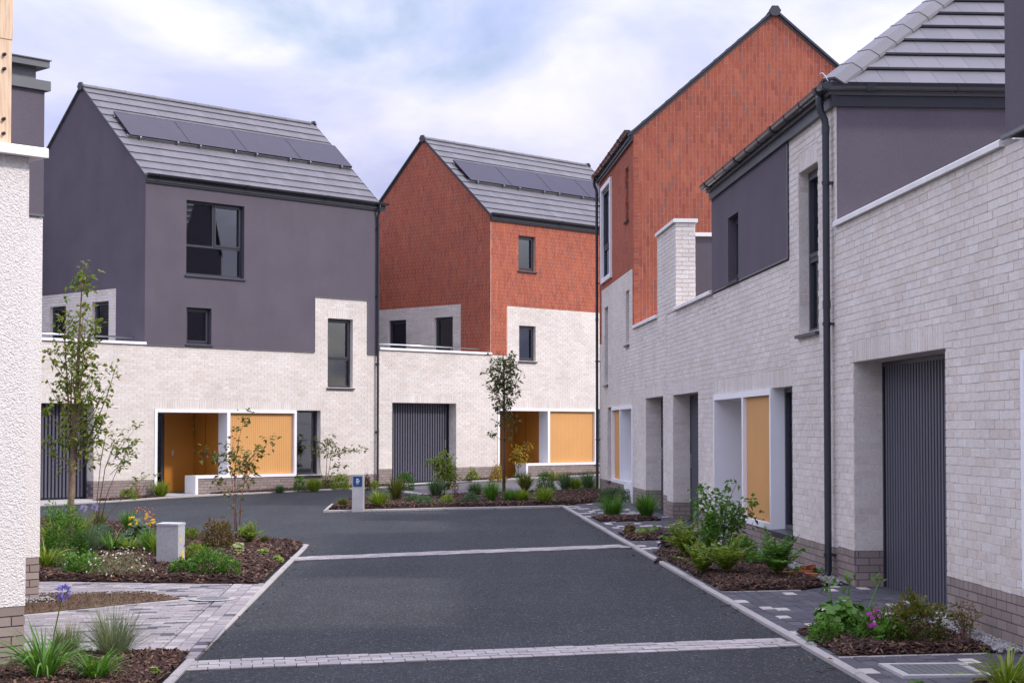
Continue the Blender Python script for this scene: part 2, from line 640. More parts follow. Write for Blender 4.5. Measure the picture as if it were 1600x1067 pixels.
FLOWER = {
    'violet': leafmat('petal_violet', [(.20, .16, .55), (.26, .22, .66), (.16, .12, .45)]),
    'lilac': leafmat('petal_lilac', [(.36, .30, .62), (.42, .38, .68)]),
    'white': leafmat('petal_white', [(.75, .74, .68), (.70, .70, .66)]),
    'yellow': leafmat('petal_yellow', [(.75, .52, .02), (.68, .45, .02)]),
    'orange': leafmat('petal_orange', [(.72, .20, .04), (.66, .30, .06), (.60, .14, .04)]),
    'purple': leafmat('petal_purple', [(.24, .06, .33), (.32, .10, .42)]),
    'magenta': leafmat('petal_magenta', [(.48, .07, .42), (.58, .14, .52)]),
}


# ------------------------------------------------------------------ houses
BJ = .010
KIND_MAT = {'buff': 0, 'plinth': 1, 'red': 2}
BRICK_MATS = [M['buff'], M['plinth'], M['red']]
_brick_cache = {}


def brick_mesh(kind, w, h):
    """a few hand-made variants per size, shared by all equal bricks"""
    key = (kind, round(w, 2), round(h, 2), random.randrange(5))
    me = _brick_cache.get(key)
    if me is None:
        j = .0022 if kind != 'plinth' else .0008
        mb = MB()
        q = [(-w / 2, -h / 2), (w / 2, -h / 2), (w / 2, h / 2), (-w / 2, h / 2)]
        q = [(a + random.uniform(-j, j), z + random.uniform(-j, j)) for a, z in q]
        mb.prism(q, -.010, random.uniform(-.001, j), lambda a, z, o: (a, -o, z), back=False)
        me = mb.mesh('brick', BRICK_MATS[KIND_MAT[kind]])
        _brick_cache[key] = me
    return me


class House:
    def __init__(s, name, label, cat, fr, u0, zb, group=None):
        s.fr, s.u0, s.zb = fr, u0, zb
        p = fr.w(u0, 0, zb)
        s.root = empty(name, p, fr.rot)
        setp(s.root, label, cat, group)
        s.bricks = []
        s.tiles = []

    def lo(s, u, v, z):
        return (u - s.u0, v, z - s.zb)

    def face(s, kind, c=0.0):
        """(map, extra rotation): map takes (a, z, out)"""
        if kind == 'front':
            return (lambda a, z, o: s.lo(a, c - o, z)), 0.0
        if kind == 'neg':
            return (lambda a, z, o: s.lo(c - o, a, z)), -math.pi / 2
        return (lambda a, z, o: s.lo(c + o, a, z)), math.pi / 2

    def wloc(s, l):
        return s.fr.w(l[0] + s.u0, l[1], l[2] + s.zb)

    def brickwork(s, face, a0, a1, z0, z1, kind, holes=(), vertical=False, clip=(), phase=0.0, align='top'):
        mp, rz = face
        L, Hh = (.225, .075)
        if vertical:
            L, Hh = Hh, L
        out = []
        if not vertical:
            n = int(math.ceil((z1 - z0) / Hh - 1e-6))
            for r in range(n):
                zt = z1 - r * Hh
                zb = zt - Hh
                off = (L / 2 if r % 2 else 0) + phase
                k0 = int(math.floor((a0 - off) / L)) - 1
                k1 = int(math.ceil((a1 - off) / L)) + 1
                for k in range(k0, k1):
                    out.append((off + k * L, zb, off + (k + 1) * L, zt))
        else:
            k0 = int(math.floor((a0 - phase) / L)) - 1
            k1 = int(math.ceil((a1 - phase) / L)) + 1
            for k in range(k0, k1):
                off = Hh / 2 if k % 2 else 0
                if z1 - z0 < .25:
                    off = 0
                n = int(math.ceil((z1 - z0) / Hh)) + 1
                for r in range(-1, n):
                    out.append((phase + k * L, z1 - (r + 1) * Hh + off, phase + (k + 1) * L, z1 - r * Hh + off))
        h = BJ / 2
        full_w, full_h = L - BJ, Hh - BJ
        for (x0, y0, x1, y1) in out:
            rects = [(max(x0 + h, a0), max(y0 + h, z0), min(x1 - h, a1), min(y1 - h, z1))]
            for (hx0, hx1, hz0, hz1) in holes:
                nr = []
                for (p0, q0, p1, q1) in rects:
                    if p1 <= hx0 or p0 >= hx1 or q1 <= hz0 or q0 >= hz1:
                        nr.append((p0, q0, p1, q1))
                        continue
                    if q0 < hz0: nr.append((p0, q0, p1, hz0))
                    if q1 > hz1: nr.append((p0, hz1, p1, q1))
                    m0, m1 = max(q0, hz0), min(q1, hz1)
                    if p0 < hx0: nr.append((p0, m0, hx0, m1))
                    if p1 > hx1: nr.append((hx1, m0, p1, m1))
                rects = nr
            for (p0, q0, p1, q1) in rects:
                if p1 - p0 < .022 or q1 - q0 < .018:
                    continue
                poly = [(p0, q0), (p1, q0), (p1, q1), (p0, q1)]
                cut = False
                for (ka, kz, kc) in clip:             # keep ka*a + kz*z <= kc
                    np_ = []
                    for i in range(len(poly)):
                        A, B = poly[i], poly[(i + 1) % len(poly)]
                        da = ka * A[0] + kz * A[1] - kc
                        db = ka * B[0] + kz * B[1] - kc
                        if da <= 0:
                            np_.append(A)
                        if (da < 0) != (db < 0) and abs(da - db) > 1e-9:
                            tt = da / (da - db)
                            np_.append((A[0] + (B[0] - A[0]) * tt, A[1] + (B[1] - A[1]) * tt))
                            cut = True
                    poly = np_
                    if len(poly) < 3:
                        break
                if len(poly) < 3:
                    continue
                full = not cut and abs(p1 - p0 - full_w) < .004 and abs(q1 - q0 - full_h) < .004
                s.bricks.append((kind, poly, mp, rz, full))

    def finish_bricks(s, limit=290):
        cand = []
        for i, (kind, poly, mp, rz, full) in enumerate(s.bricks):
            if not full:
                continue
            ca = sum(p[0] for p in poly) / 4
            cz = sum(p[1] for p in poly) / 4
            l = mp(ca, cz, 0)
            d = in_view(s.wloc(l), -4)
            if d:
                cand.append((d, i, l))
        cand.sort(key=lambda q: q[0])
        single = set()
        for d, i, l in cand[:limit]:
            kind, poly, mp, rz, full = s.bricks[i]
            single.add(i)
            w = poly[1][0] - poly[0][0]
            hh = poly[2][1] - poly[1][1]
            link_mesh('brick', brick_mesh(kind, w, hh), s.root, l, (0, 0, rz))
        mb = MB()
        for i, (kind, poly, mp, rz, full) in enumerate(s.bricks):
            if i in single:
                continue
            j = .0022 if kind != 'plinth' else .0008
            q = [(a + random.uniform(-j, j), z + random.uniform(-j, j)) for a, z in poly]
            mb.prism(q, -.012, random.uniform(0, j), mp, KIND_MAT[kind], back=False)
        if mb.v:
            mb.build('brickwork', BRICK_MATS, s.root, kind='stuff')

    def panel(s, name, mat, face, a0, a1, z0, z1, holes=(), o1=-.004, th=.36):
        """a wall with real openings; full-height gaps break it into separate walls"""
        mp, _ = face
        gaps = sorted((h[0], h[1]) for h in holes if h[2] <= z0 and h[3] >= z1 and h[1] > a0 and h[0] < a1)
        if gaps:
            x = a0
            for g0, g1 in gaps + [(a1, a1)]:
                if g0 - x > .02:
                    s.panel(name, mat, face, x, g0, z0, z1, [h for h in holes if not (h[2] <= z0 and h[3] >= z1)], o1, th)
                x = max(x, g1)
            return
        mb = MB()
        A = sorted(set([a0, a1] + [min(max(x, a0), a1) for h in holes for x in h[:2]]))
        Z = sorted(set([z0, z1] + [min(max(x, z0), z1) for h in holes for x in h[2:]]))
        na, nz = len(A) - 1, len(Z) - 1

        def solid(i, j):
            if i < 0 or j < 0 or i >= na or j >= nz:
                return False
            ca, cz = (A[i] + A[i + 1]) / 2, (Z[j] + Z[j + 1]) / 2
            return not any(h[0] < ca < h[1] and h[2] < cz < h[3] for h in holes)
        o0 = o1 - th
        for i in range(na):
            for j in range(nz):
                if not solid(i, j):
                    continue
                x0, x1, y0, y1 = A[i], A[i + 1], Z[j], Z[j + 1]
                q = lambda pts: mb.add([mp(*p) for p in pts], [(0, 1, 2, 3)])
                q([(x0, y0, o1), (x1, y0, o1), (x1, y1, o1), (x0, y1, o1)])
                q([(x0, y0, o0), (x0, y1, o0), (x1, y1, o0), (x1, y0, o0)])
                if not solid(i - 1, j): q([(x0, y0, o0), (x0, y0, o1), (x0, y1, o1), (x0, y1, o0)])
                if not solid(i + 1, j): q([(x1, y0, o1), (x1, y0, o0), (x1, y1, o0), (x1, y1, o1)])
                if not solid(i, j - 1): q([(x0, y0, o0), (x1, y0, o0), (x1, y0, o1), (x0, y0, o1)])
                if not solid(i, j + 1): q([(x0, y1, o1), (x1, y1, o1), (x1, y1, o0), (x0, y1, o0)])
        return mb.build(name, mat, s.root)

    def block(s, name, mat, a0, a1, o0, o1, z0, z1, face=None, parent=None, **kw):
        mp = (face or s.face('front'))[0]
        mb = MB()
        mb.box(a0, a1, o0, o1, z0, z1, mp)
        return mb.build(name, mat, parent or s.root, **kw)

    def window(s, face, a0, a1, z0, z1, rec=.10, split=None, blind=.0, sill=True, sash=True, door=False, curtain=0):
        mp, _ = face
        f = .055
        mb = MB()
        o1, o0 = -rec, -rec - .07
        mb.box(a0, a0 + f, o0, o1, z0, z1, mp)
        mb.box(a1 - f, a1, o0, o1, z0, z1, mp)
        mb.box(a0 + f, a1 - f, o0, o1, z1 - f, z1, mp)
        mb.box(a0 + f, a1 - f, o0, o1, z0, z0 + f, mp)
        cells = [(a0 + f, a1 - f, z0 + f, z1 - f)]
        if split:
            kind, at = split
            if kind == 'h':
                mb.box(a0 + f, a1 - f, o0, o1 - .003, at - f / 2, at + f / 2, mp)
                cells = [(a0 + f, a1 - f, z0 + f, at - f / 2), (a0 + f, a1 - f, at + f / 2, z1 - f)]
            else:                                   # 'hv': bar across, mullion above
                zs, us = at
                mb.box(a0 + f, a1 - f, o0, o1 - .003, zs - f / 2, zs + f / 2, mp)
                mb.box(us - f / 2, us + f / 2, o0, o1 - .003, zs + f / 2, z1 - f, mp)
                cells = [(a0 + f, a1 - f, z0 + f, zs - f / 2), (a0 + f, us - f / 2, zs + f / 2, z1 - f), (us + f / 2, a1 - f, zs + f / 2, z1 - f)]
        w = mb.build('window', M['frame'], s.root)
        for ci, (c0, c1, y0, y1) in enumerate(cells):
            g = .0
            if sash and (ci == len(cells) - 1):
                g = .045
                sb = MB()
                so1, so0 = o1 + .014, o1 - .05
                sb.box(c0, c0 + g, so0, so1, y0, y1, mp)
                sb.box(c1 - g, c1, so0, so1, y0, y1, mp)
                sb.box(c0 + g, c1 - g, so0, so1, y1 - g, y1, mp)
                sb.box(c0 + g, c1 - g, so0, so1, y0, y0 + g, mp)
                sb.build('sash', M['frame'], w)
            pb = MB()
            pb.box(c0 + g, c1 - g, o1 - .045, o1 - .039, y0 + g, y1 - g, mp)
            pb.build('pane', M['glass'], w)
        if sill:
            pb = MB()
            pb.sweep([(-rec + .0, z0 - .004), (.05, z0 - .018), (.05, z0 - .055), (-rec + .0, z0 - .055)], a0 - .04, a1 + .04, mp)
            pb.build('sill', M['frame'], w)
        # the room behind
        rb = MB()
        r0, r1 = a0 - .25, a1 + .25
        d0, d1 = -rec - .29, -rec - 1.0
        zf, zc = z0 - .35, z1 + .12
        rb.box(r0, r1, d1 - .02, d1, zf, zc, mp)
        rb.box(r0 - .02, r0, d1, d0, zf, zc, mp)
        rb.box(r1, r1 + .02, d1, d0, zf, zc, mp)
        rb.box(r0, r1, d1, d0, zc, zc + .02, mp)
        rb.box(r0, r1, d1, d0, zf - .02, zf, mp)
        rb.build('room_lining', M['room'], w)
        if blind:
            bb = MB()
            bb.box(a0 + .03, a1 - .03, o0 - .06, o0 - .05, z1 - blind, z1 - .02, mp)
            bb.build('blind', M['blind'], w)
        if curtain:
            bb = MB()
            x = a1 - .03
            k = 0
            while x > a1 - curtain:
                bb.box(x - .05, x, o0 - .10 - (.03 if k % 2 else 0), o0 - .07 - (.03 if k % 2 else 0), z0 + .02, z1 - .02, mp)
                x -= .048
                k += 1
            bb.build('curtain', M['blind'], w)
        return w

    def garage(s, face, a0, a1, zt, zb, side, rec=.35, pitch=.098):
        """recessed garage door of upright battens"""
        mp, _ = face
        mb = MB()
        mb.box(a0 - .05, a1 + .05, -rec - .06, -rec, zb - .02, zt + .05, mp)
        d = mb.build('garage_door', M['dark'], s.root)
        sm = MB()
        sm.box(-pitch * .27, pitch * .27, -.048, 0, 0, zt - zb - .07)
        me = sm.mesh('slat', M['slat'])
        n = int((a1 - a0 - .14) / pitch)
        st = (a1 - a0 - n * pitch) / 2
        rz = face[1]
        for i in range(n):
            l = mp(a0 + st + (i + .5) * pitch, zb + .05, -rec)
            link_mesh('slat', me, d, l, (0, 0, rz))
        hb = MB()
        ha = a1 - .16 if side > 0 else a0 + .16
        hb.box(ha - .02, ha + .02, -rec + .046, -rec + .062, zb + 1.0, zb + 1.24, mp)
        hb.build('handle', M['steel'], d)
        fb = MB()
        fb.box(a0 + .001, a0 + .045, -rec + .0, -rec + .05, zb, zt - .045, mp)
        fb.box(a1 - .045, a1 - .001, -rec + .0, -rec + .05, zb, zt - .045, mp)
        fb.box(a0 + .001, a1 - .001, -rec + .0, -rec + .05, zt - .045, zt - .001, mp)
        fb.build('door_frame', M['dark'], d)
        tb = MB()
        tb.box(a0 + .001, a1 - .001, -rec - .03, -.02, zb - .12, zb - .005, mp)
        tb.build('threshold', M['concrete'], s.root)
        return d

    def porch(s, face, a0, sgn, zt, zs, zb, full=True):
        """white frame wrapped round an entrance recess and a boarded panel; t runs from the entrance side"""
        mp, _ = face
        T = lambda t: a0 + sgn * t

        def bx(mb, t0, t1, o0, o1, z0, z1):
            mb.box(T(t0), T(t1), o0, o1, z0, z1, mp)
        mb = MB()
        D = -.36
        O = .022
        bx(mb, 0, .08, D, O, zb - .1, zt)
        bx(mb, .08, 4.50, D, O, zt - .08, zt)
        bx(mb, 4.42, 4.50, D, O, zs, zt - .08)
        bx(mb, 1.31, 4.42, D, O, zs, zs + .075)
        bx(mb, 1.23, 1.31, D - .08, O, zb - .1, zs + .075)
        bx(mb, 2.21, 2.31, D, O, zs + .075, zt - .08)
        fr = mb.build('porch_frame', M['white'], s.root)
        # boarded panel
        pb = MB()
        bx(pb, 2.312, 4.418, -.12, -.065, zs + .078, zt - .083)
        n = 34
        w = (4.416 - 2.314) / n
        for i in range(n):
            bx(pb, 2.314 + i * w + .0025, 2.314 + (i + 1) * w - .0025, -.065, -.057, zs + .082, zt - .087)
        pb.build('boarded_panel', M['orange'], s.root, kind='stuff')
        # recess
        rb = MB()
        bx(rb, -.02, 4.5, -1.55, -1.47, zb - .1, zt + .1)
        bx(rb, -.10, -.02, -1.55, D - .002, zb - .1, zt + .1)
        bx(rb, -.02, 2.31, -1.469, D - .002, zt - .08, zt - .02)
        rb.build('porch_lining', M['white'], s.root)
        fb = MB()
        bx(fb, -.02, 1.22, -1.469, .05, zb - .2, zb + .02)
        fb.build('porch_step', M['concrete'], s.root)
        sb = MB()
        bx(sb, 2.212, 2.308, -1.468, D - .003, zb, zt - .083)
        sd = sb.build('store_door', M['door'], s.root)
        gb = MB()
        gb.box(T(2.208), T(2.2125), -.93, -.918, zb + .05, zt - .1, mp)
        gb.build('door_gap', M['dark'], sd)
        for oo in (-.87, -.98):
            hb = MB()
            hb.box(T(2.19), T(2.2125), oo - .02, oo + .02, zb + .92, zb + 1.12, mp)
            hb.tube([mp(T(2.17), zb + 1.04, oo), mp(T(2.17), zb + 1.04, oo + (.12 if oo > -.9 else -.12))], .011, 6)
            hb.build('handle', M['steel'], sd)
        db = MB()
        bx(db, 1.41, 2.20, -1.468, -1.42, zb + .03, zt - .10)
        dr = db.build('front_door', M['door'], s.root)
        hb = MB()
        bx(hb, 1.49, 1.545, -1.419, -1.40, zb + .98, zb + 1.12)
        hb.build('handle', M['steel'], dr)
        for zz_ in (.35, 1.05, 1.62, 1.8):
            hb = MB()
            bx(hb, 2.178, 2.199, -1.418, -1.398, zb + zz_, zb + zz_ + .10)
            hb.build('hinge', M['steel'], dr)
        eb = MB()
        bx(eb, 1.26, 1.405, -1.468, -1.40, zb + .02, zt - .10)
        eb.build('door_frame', M['door'], s.root)
        eb = MB()
        bx(eb, .02, 1.25, -1.468, -1.43, zb + .02, zt - .10)
        e = eb.build('side_screen', M['frame'], s.root)
        eb = MB()
        bx(eb, .10, 1.17, -1.4295, -1.424, zb + .10, zt - .18)
        eb.build('pane', M['glass'], e)

    # ---- roofs
    def pitched(s, u0, u1, z_e, tan, v_r, front_from=0.0, cap=True, courses=None, skip_back=False, tile_w=.30, limit=300, gable=(True, True)):
        th = math.atan(tan)
        c, sn = math.cos(th), math.sin(th)
        depth = 2 * v_r
        L = v_r / c
        n = courses or int(math.ceil((L + .08) / .345))
        g = (L + .08) / n
        # deck
        mb = MB()
        z_r = z_e + tan * v_r
        P = [(-.08, z_e - .08 * tan - .03), (v_r, z_r - .03), (depth + .08, z_e - .08 * tan - .03), (depth + .08, z_e - .08 * tan - .09), (v_r, z_r - .09), (-.08, z_e - .08 * tan - .09)]
        mp = lambda a, z, o: s.lo(o, a, z)
        mb.prism(P, u0 - .02, u1 + .02, mp)
        roof = mb.build('roof', M['verge'], s.root)
        tb = MB()
        tw = tile_w

        def tile(mbx, w):
            mbx.add([(0, 0, .012), (w, 0, .012), (w, g + .07, -.020), (0, g + .07, -.020), (0, 0, .036), (w, 0, .036), (w, g + .07, .004), (0, g + .07, .004)],
                    [(0, 3, 2, 1), (4, 5, 6, 7), (0, 1, 5, 4), (1, 2, 6, 5), (2, 3, 7, 6), (3, 0, 4, 7)])
        tile(tb, tw - .003)
        me = tb.mesh('roof_tile', M['tile'])
        rest = MB()
        todo = []
        for k in range(n):
            s0 = -.08 / c * c + k * g
            off = -(tw / 2 if k % 2 else 0)
            u = u0 - .05 + off
            while u < u1 + .05:
                a, b = max(u, u0 - .05), min(u + tw, u1 + .05)
                if b - a > .02:
                    pl = s.lo(a, (s0) * c, z_e + (s0) * sn)
                    d = in_view(s.wloc(pl), 20)
                    todo.append((d if (d and abs(b - a - tw) < .001) else 1e9, pl, b - a))
                u += tw
        todo.sort(key=lambda q: q[0])
        for i, (d, pl, w) in enumerate(todo):
            if i < limit and d < 1e8:
                link_mesh('roof_tile', me, roof, (pl[0], pl[1], pl[2] + random.uniform(0, .002)), (th, 0, 0))
            else:
                t2 = MB()
                tile(t2, w - .003)
                rest.add([(pl[0] + x, pl[1] + y * c - z * sn, pl[2] + y * sn + z * c) for x, y, z in t2.v], t2.f)
        # far slope, never seen from the street side: one sheet of courses
        for k in range(n):
            s0 = -.08 + k * g
            q = []
            for ss, hh in ((s0, .030), (s0 + g + .05, .002), (s0 + g + .05, -.015), (s0, .006)):
                q.append((depth - (ss * c - hh * sn), z_e + ss * sn + hh * c))
            rest.prism(q, u0 - .05, u1 + .05, mp)
        rest.build('roof_tiling', M['tile'], roof, kind='stuff')
        # ridge
        x = u0 - .06
        rt = MB()
        rt.prism([(-.11, -.085), (-.11, -.060), (-.055, -.002), (.055, -.002), (.11, -.060), (.11, -.085), (.055, -.03), (-.055, -.03)], 0, .447, lambda a, z, o: (o, a, z))
        rt.prism([(-.114, -.09), (-.114, -.058), (-.057, .002), (.057, .002), (.114, -.058), (.114, -.09)], .405, .447, lambda a, z, o: (o, a, z))
        rme = rt.mesh('ridge_tile', M['tile'])
        while x < u1 - .32:
            link_mesh('ridge_tile', rme, roof, s.lo(x, v_r, z_r + .045))
            x += .45
        # verges
        for side, uu in ((0, u0), (1, u1)):
            if not gable[side]:
                continue
            ua, ub = (uu - .068, uu - .052) if side == 0 else (uu + .052, uu + .068)
            vb = MB()
            for sg in (0, 1):
                pts = [(-.12, z_e - .12 * tan - .02), (-.12, z_e - .12 * tan + .035), (v_r, z_r + .035), (v_r, z_r - .02)]
                if sg:
                    pts = [(depth - a, z) for a, z in pts]
                vb.prism(pts, ua, ub, mp)
            if cap:
                pts = [(v_r + .13 * math.sin(q * math.pi / 3 + math.pi / 6), z_r - .02 + .12 * math.cos(q * math.pi / 3 + math.pi / 6)) for q in range(6)]
                vb.prism(pts, ua - .02, ub + .012, mp)
            vb.build('verge_trim', M['verge'], s.root)
        return roof

    def eaves(s, face, a0, a1, z_top, joints=True, brackets=.9, end=True, ext=(0, 0)):
        """fascia, soffit and deep half-round gutter"""
        mp, _ = face
        fb = MB()
        fb.box(a0, a1, .001, .055, z_top - .24, z_top - .115, mp)
        fb.box(a0, a1, .001, .075, z_top - .115, z_top - .03, mp)
        fb.build('fascia', M['dark'], s.root)
        pr = []
        r = .060
        for i in range(9):
            a = math.pi * i / 8
            pr.append((.138 - r * math.cos(a), z_top - .02 - r * 1.15 * math.sin(a)))
        inner = [(.138 + (r - .008) * math.cos(math.pi * i / 8), z_top - .02 - (r - .008) * 1.15 * math.sin(math.pi * i / 8)) for i in range(9)]
        gb = MB()
        gb.sweep(pr + inner, a0 - (.03 if end else 0) - ext[0], a1 + (.03 if end else 0) + ext[1], mp)
        for e in ((a0 - .035 - ext[0], a0 - .025 - ext[0]), (a1 + .025 + ext[1], a1 + .035 + ext[1])):
            if end:
                gb.sweep(pr, e[0], e[1], mp)
        g = gb.build('gutter', M['gloss'], s.root, smooth=False)
        x = a0 + .35
        k = 0
        while x < a1 - .1:
            bb = MB()
            rr = .066 if k % 3 else .072
            wd = .014 if k % 3 else .05
            p2 = [(.138 - rr * math.cos(math.pi * i / 8), z_top - .018 - rr * 1.15 * math.sin(math.pi * i / 8)) for i in range(9)]
            i2 = [(.138 + .0605 * math.cos(math.pi * i / 8), z_top - .018 - .0605 * 1.15 * math.sin(math.pi * i / 8)) for i in range(9)]
            bb.sweep(p2 + i2, x - wd, x + wd, mp)
            bb.build('gutter_clip', M['dark'], g)
            x += brackets
            k += 1
        return g

    def downpipe(s, face, a, z_top, z_bot, r=.034, off=.075, shoe=True, gut=.138, clips=None):
        mp, _ = face
        pts = [mp(a, z_top - .07, gut), mp(a, z_top - .20, gut), mp(a, z_top - .27, gut - .01), mp(a, z_top - .36, off + .008), mp(a, z_top - .44, off), mp(a, z_bot + .10, off)]
        if shoe:
            pts += [mp(a, z_bot + .05, off + .012), mp(a, z_bot + .0, off + .07)]
        mb = MB()
        mb.tube(pts, r, 12)
        p = mb.build('downpipe', M['dark'], s.root, smooth=True)
        zs = clips or [z_top - .75 - k * 1.9 for k in range(int((z_top - z_bot) / 1.9) + 1) if z_top - .75 - k * 1.9 > z_bot + .1]
        for z in zs:
            cb = MB()
            cb.tube([mp(a, z - .018, off), mp(a, z + .018, off)], r + .008, 12)
            cb.box(a - .055, a + .055, .001, off - .02, z - .012, z + .012, mp)
            cb.build('pipe_clip', M['dark'], p)
        for z in (z_top - .16, z_top - .47, (z_top + z_bot) / 2 + .3):
            cb = MB()
            o = gut if z > z_top - .2 else off
            cb.tube([mp(a, z - .04, o), mp(a, z + .04, o)], r + .005, 12)
            cb.build('pipe_socket', M['dark'], p)
        return p

    def coping(s, face, a0, a1, z0, th=.065, o0=-.38, o1=.045, step=.9, name='coping'):
        mp, _ = face
        mb = MB()
        x = a0
        while x < a1 - .01:
            b = min(x + step, a1)
            if a1 - b < .2:
                b = a1
            mb.sweep([(o0, z0), (o1, z0), (o1, z0 + th - .012), (o1 - .012, z0 + th), (o0, z0 + th)], x + .0015, b - .0015, mp)
            x = b
        return mb.build(name, M['coping'], s.root)

    def rail(s, face, a0, a1, z, o):
        mp, _ = face
        mb = MB()
        mb.tube([mp(a0, z, o), mp(a1, z, o)], .022, 8)
        r = mb.build('terrace_rail', M['steel'], s.root, smooth=True)
        x = a0 + .3
        while x < a1:
            pb = MB()
            pb.tube([mp(x, z - .02, o), mp(x, z - .35, o)], .015, 6)
            pb.box(x - .05, x + .05, o - .05, o + .05, z - .37, z - .35, mp)
            pb.build('rail_post', M['steel'], r)
            x += 1.35

    def trim(s, face, pts, o0=.0, o1=.022, w=.022, name='render_bead'):
        """thin metal bead along an axis-aligned polyline"""
        mp, _ = face
        mb = MB()
        for (a0, z0), (a1, z1) in zip(pts[:-1], pts[1:]):
            if abs(a1 - a0) > abs(z1 - z0):
                mb.box(a0, a1, o0, o1, z0 - w, z0, mp)
            else:
                mb.box(a0 - w / 2, a0 + w / 2, o0, o1 - .002, min(z0, z1), max(z0, z1) - w, mp)
        mb.build(name, M['lead'], s.root)


def soldier(H, face, a0, a1, z, kind='buff'):
    H.brickwork(face, a0, a1, z, z + .225, kind, vertical=True, phase=a0)


# ---------------------------------------------------------------- terrace across the junction: two houses
def opposite_house(U, dz, red, label, group):
    H = House('terraced_house', label, 'house', LT, U, dz + .02, group)
    F = H.face('front')
    G = H.face('neg', U)
    zp = .44 + dz                                 # plinth top
    zb = .03 + dz                                 # floor
    ze = 8.05 + dz
    zt = 3.78 + dz                                # top of brick storey
    nt_ = 5.29 + dz
    tan = .89
    v_r = 2.95
    porch_holes = [(U + .30, U + 1.61, -1, 2.2 + dz), (U + 1.61, U + 4.80, zp + .05, 2.2 + dz), (U + 4.80, U + 5.64, zp + .03, 2.2 + dz)]
    gar = (U - 3.95, U - 1.43, -1, 2.31 + dz)
    slot = (U + 5.88, U + 6.78, 2.84 + dz, 4.73 + dz)
    if red:
        n0, n1 = U + .73, U + 7.7
        up = [(U + 1.21, U + 1.98, 6.42 + dz, 7.49 + dz)]
        lowwin = (U + 1.24, U + 1.98, 3.65 + dz, 4.73 + dz)
    else:
        n0, n1 = U + 5.41, U + 7.31
        up = [(U + 1.21, U + 3.03, 5.62 + dz, 7.52 + dz)]
        lowwin = (U + 1.23, U + 2.0, 3.86 + dz, 4.79 + dz)
    wins = porch_holes + [gar, slot, lowwin]
    g0 = -.35
    # mortar core of the brick storey, openings left out
    z_split = zp
    H.panel('wall', M['mortar'], F, U - 4.45, U + 7.70, z_split, zt, wins)
    H.panel('plinth_wall', M['mortar_plinth'], F, U - 4.45, U + 7.70, g0, z_split - .001, wins)
    sold = [(gar[0], gar[1], gar[3], gar[3] + .225), (U + .30, U + 5.64, 2.2 + dz, 2.425 + dz), (slot[0], slot[1], slot[3], slot[3] + .225)]
    if red:
        H.panel('notch_wall', M['mortar'], F, n0, n1, zt + .001, nt_, wins)
        H.brickwork(F, U - 4.45, n0, zp, zt, 'buff', wins + sold)
        H.brickwork(F, n0, U + 7.70, zp, nt_, 'buff', wins + sold)
        H.brickwork(F, U + .004, U + 7.7, zt + .004, ze - .03, 'red', [(n0 - .004, n1 + 1, zt, nt_ + .004)] + up, vertical=True)
        H.panel('upper_wall', M['mortar_red'], F, U + .004, U + 7.70, zt + .001, ze - .07, [(n0, n1 + 1, zt, nt_)] + up)
    else:
        H.panel('notch_wall', M['mortar'], F, n0, n1, zt + .001, nt_, wins)
        H.brickwork(F, U - 4.45, n0, zp, zt, 'buff', wins + sold)
        H.brickwork(F, n0, n1, zp, nt_, 'buff', wins + sold)
        H.brickwork(F, n1, U + 7.70, zp, zt, 'buff', wins + sold)
        gh = [(n0, n1, zt - .1, nt_), lowwin] + up
        H.panel('rendered_wall', M['render'], F, U - .016, U + 7.70, zt + .002, ze - .07, gh, o1=.016)
        H.trim(F, [(U + .0, zt + .012), (n0, zt + .012), (n0, nt_ + .012), (n1, nt_ + .012), (n1, zt + .012), (U + 7.7, zt + .012)], .0165, .026)
    H.brickwork(F, U - 4.45, U + 7.70, zp - .075 * 10, zp - .075, 'plinth', wins)
    H.brickwork(F, U - 4.45, U + 7.70, zp - .075, zp, 'plinth', wins, phase=.05)
    soldier(H, F, gar[0], gar[1], gar[3])
    soldier(H, F, U + .30, U + 5.64, 2.2 + dz)
    soldier(H, F, slot[0], slot[1], slot[3])
    # brick return of the garage opening that faces the road
    RV = H.face('neg', gar[1])
    H.brickwork(RV, .012, .345, zp, gar[3], 'buff', phase=.01)
    H.brickwork(RV, .012, .345, zp - .6, zp, 'plinth', phase=.01)
    # gable
    if red:
        gb = (1.29, 6.2, 3.3 + dz, 5.38 + dz)
        gw = [(1.63, 2.46, 3.4 + dz, 5.02 + dz), (3.75, 4.6, 3.4 + dz, 5.02 + dz)]
        gm, gmat = 'gable_wall', M['mortar_red']
    else:
        gb = (1.28, 6.2, 3.3 + dz, 5.28 + dz)
        gw = [(1.63, 2.41, 3.4 + dz, 4.97 + dz), (3.67, 4.47, 3.4 + dz, 4.95 + dz)]
        gm, gmat = 'gable_wall', M['render']
    oo = -.004 if red else .016
    vs = .354 if red else .3435
    H.panel(gm, gmat, G, .357 if red else .3445, 2 * v_r, 3.4 + dz, ze - .07, [gb], o1=oo)
    H.panel('terrace_wall', M['buff'] if False else M['mortar'], G, gb[0], 2 * v_r, 3.4 + dz, gb[3], gw, o1=-.012, th=.34)
    mb = MB()
    mb.prism([(.0, ze - .069), (2 * v_r, ze - .069), (v_r, ze - .075 + tan * v_r)], oo - .3, oo, G[0])
    mb.build('gable_top', gmat, H.root)
    H.brickwork(G, gb[0] + .004, 2 * v_r, 3.4 + dz, gb[3] - .004, 'buff', gw)
    if red:
        H.brickwork(G, .0, 2 * v_r, 3.4 + dz, ze + tan * v_r, 'red', [gb], vertical=True, clip=[(-tan, 1, ze - .07), (tan, 1, ze - .07 + 2 * v_r * tan)], phase=.0)
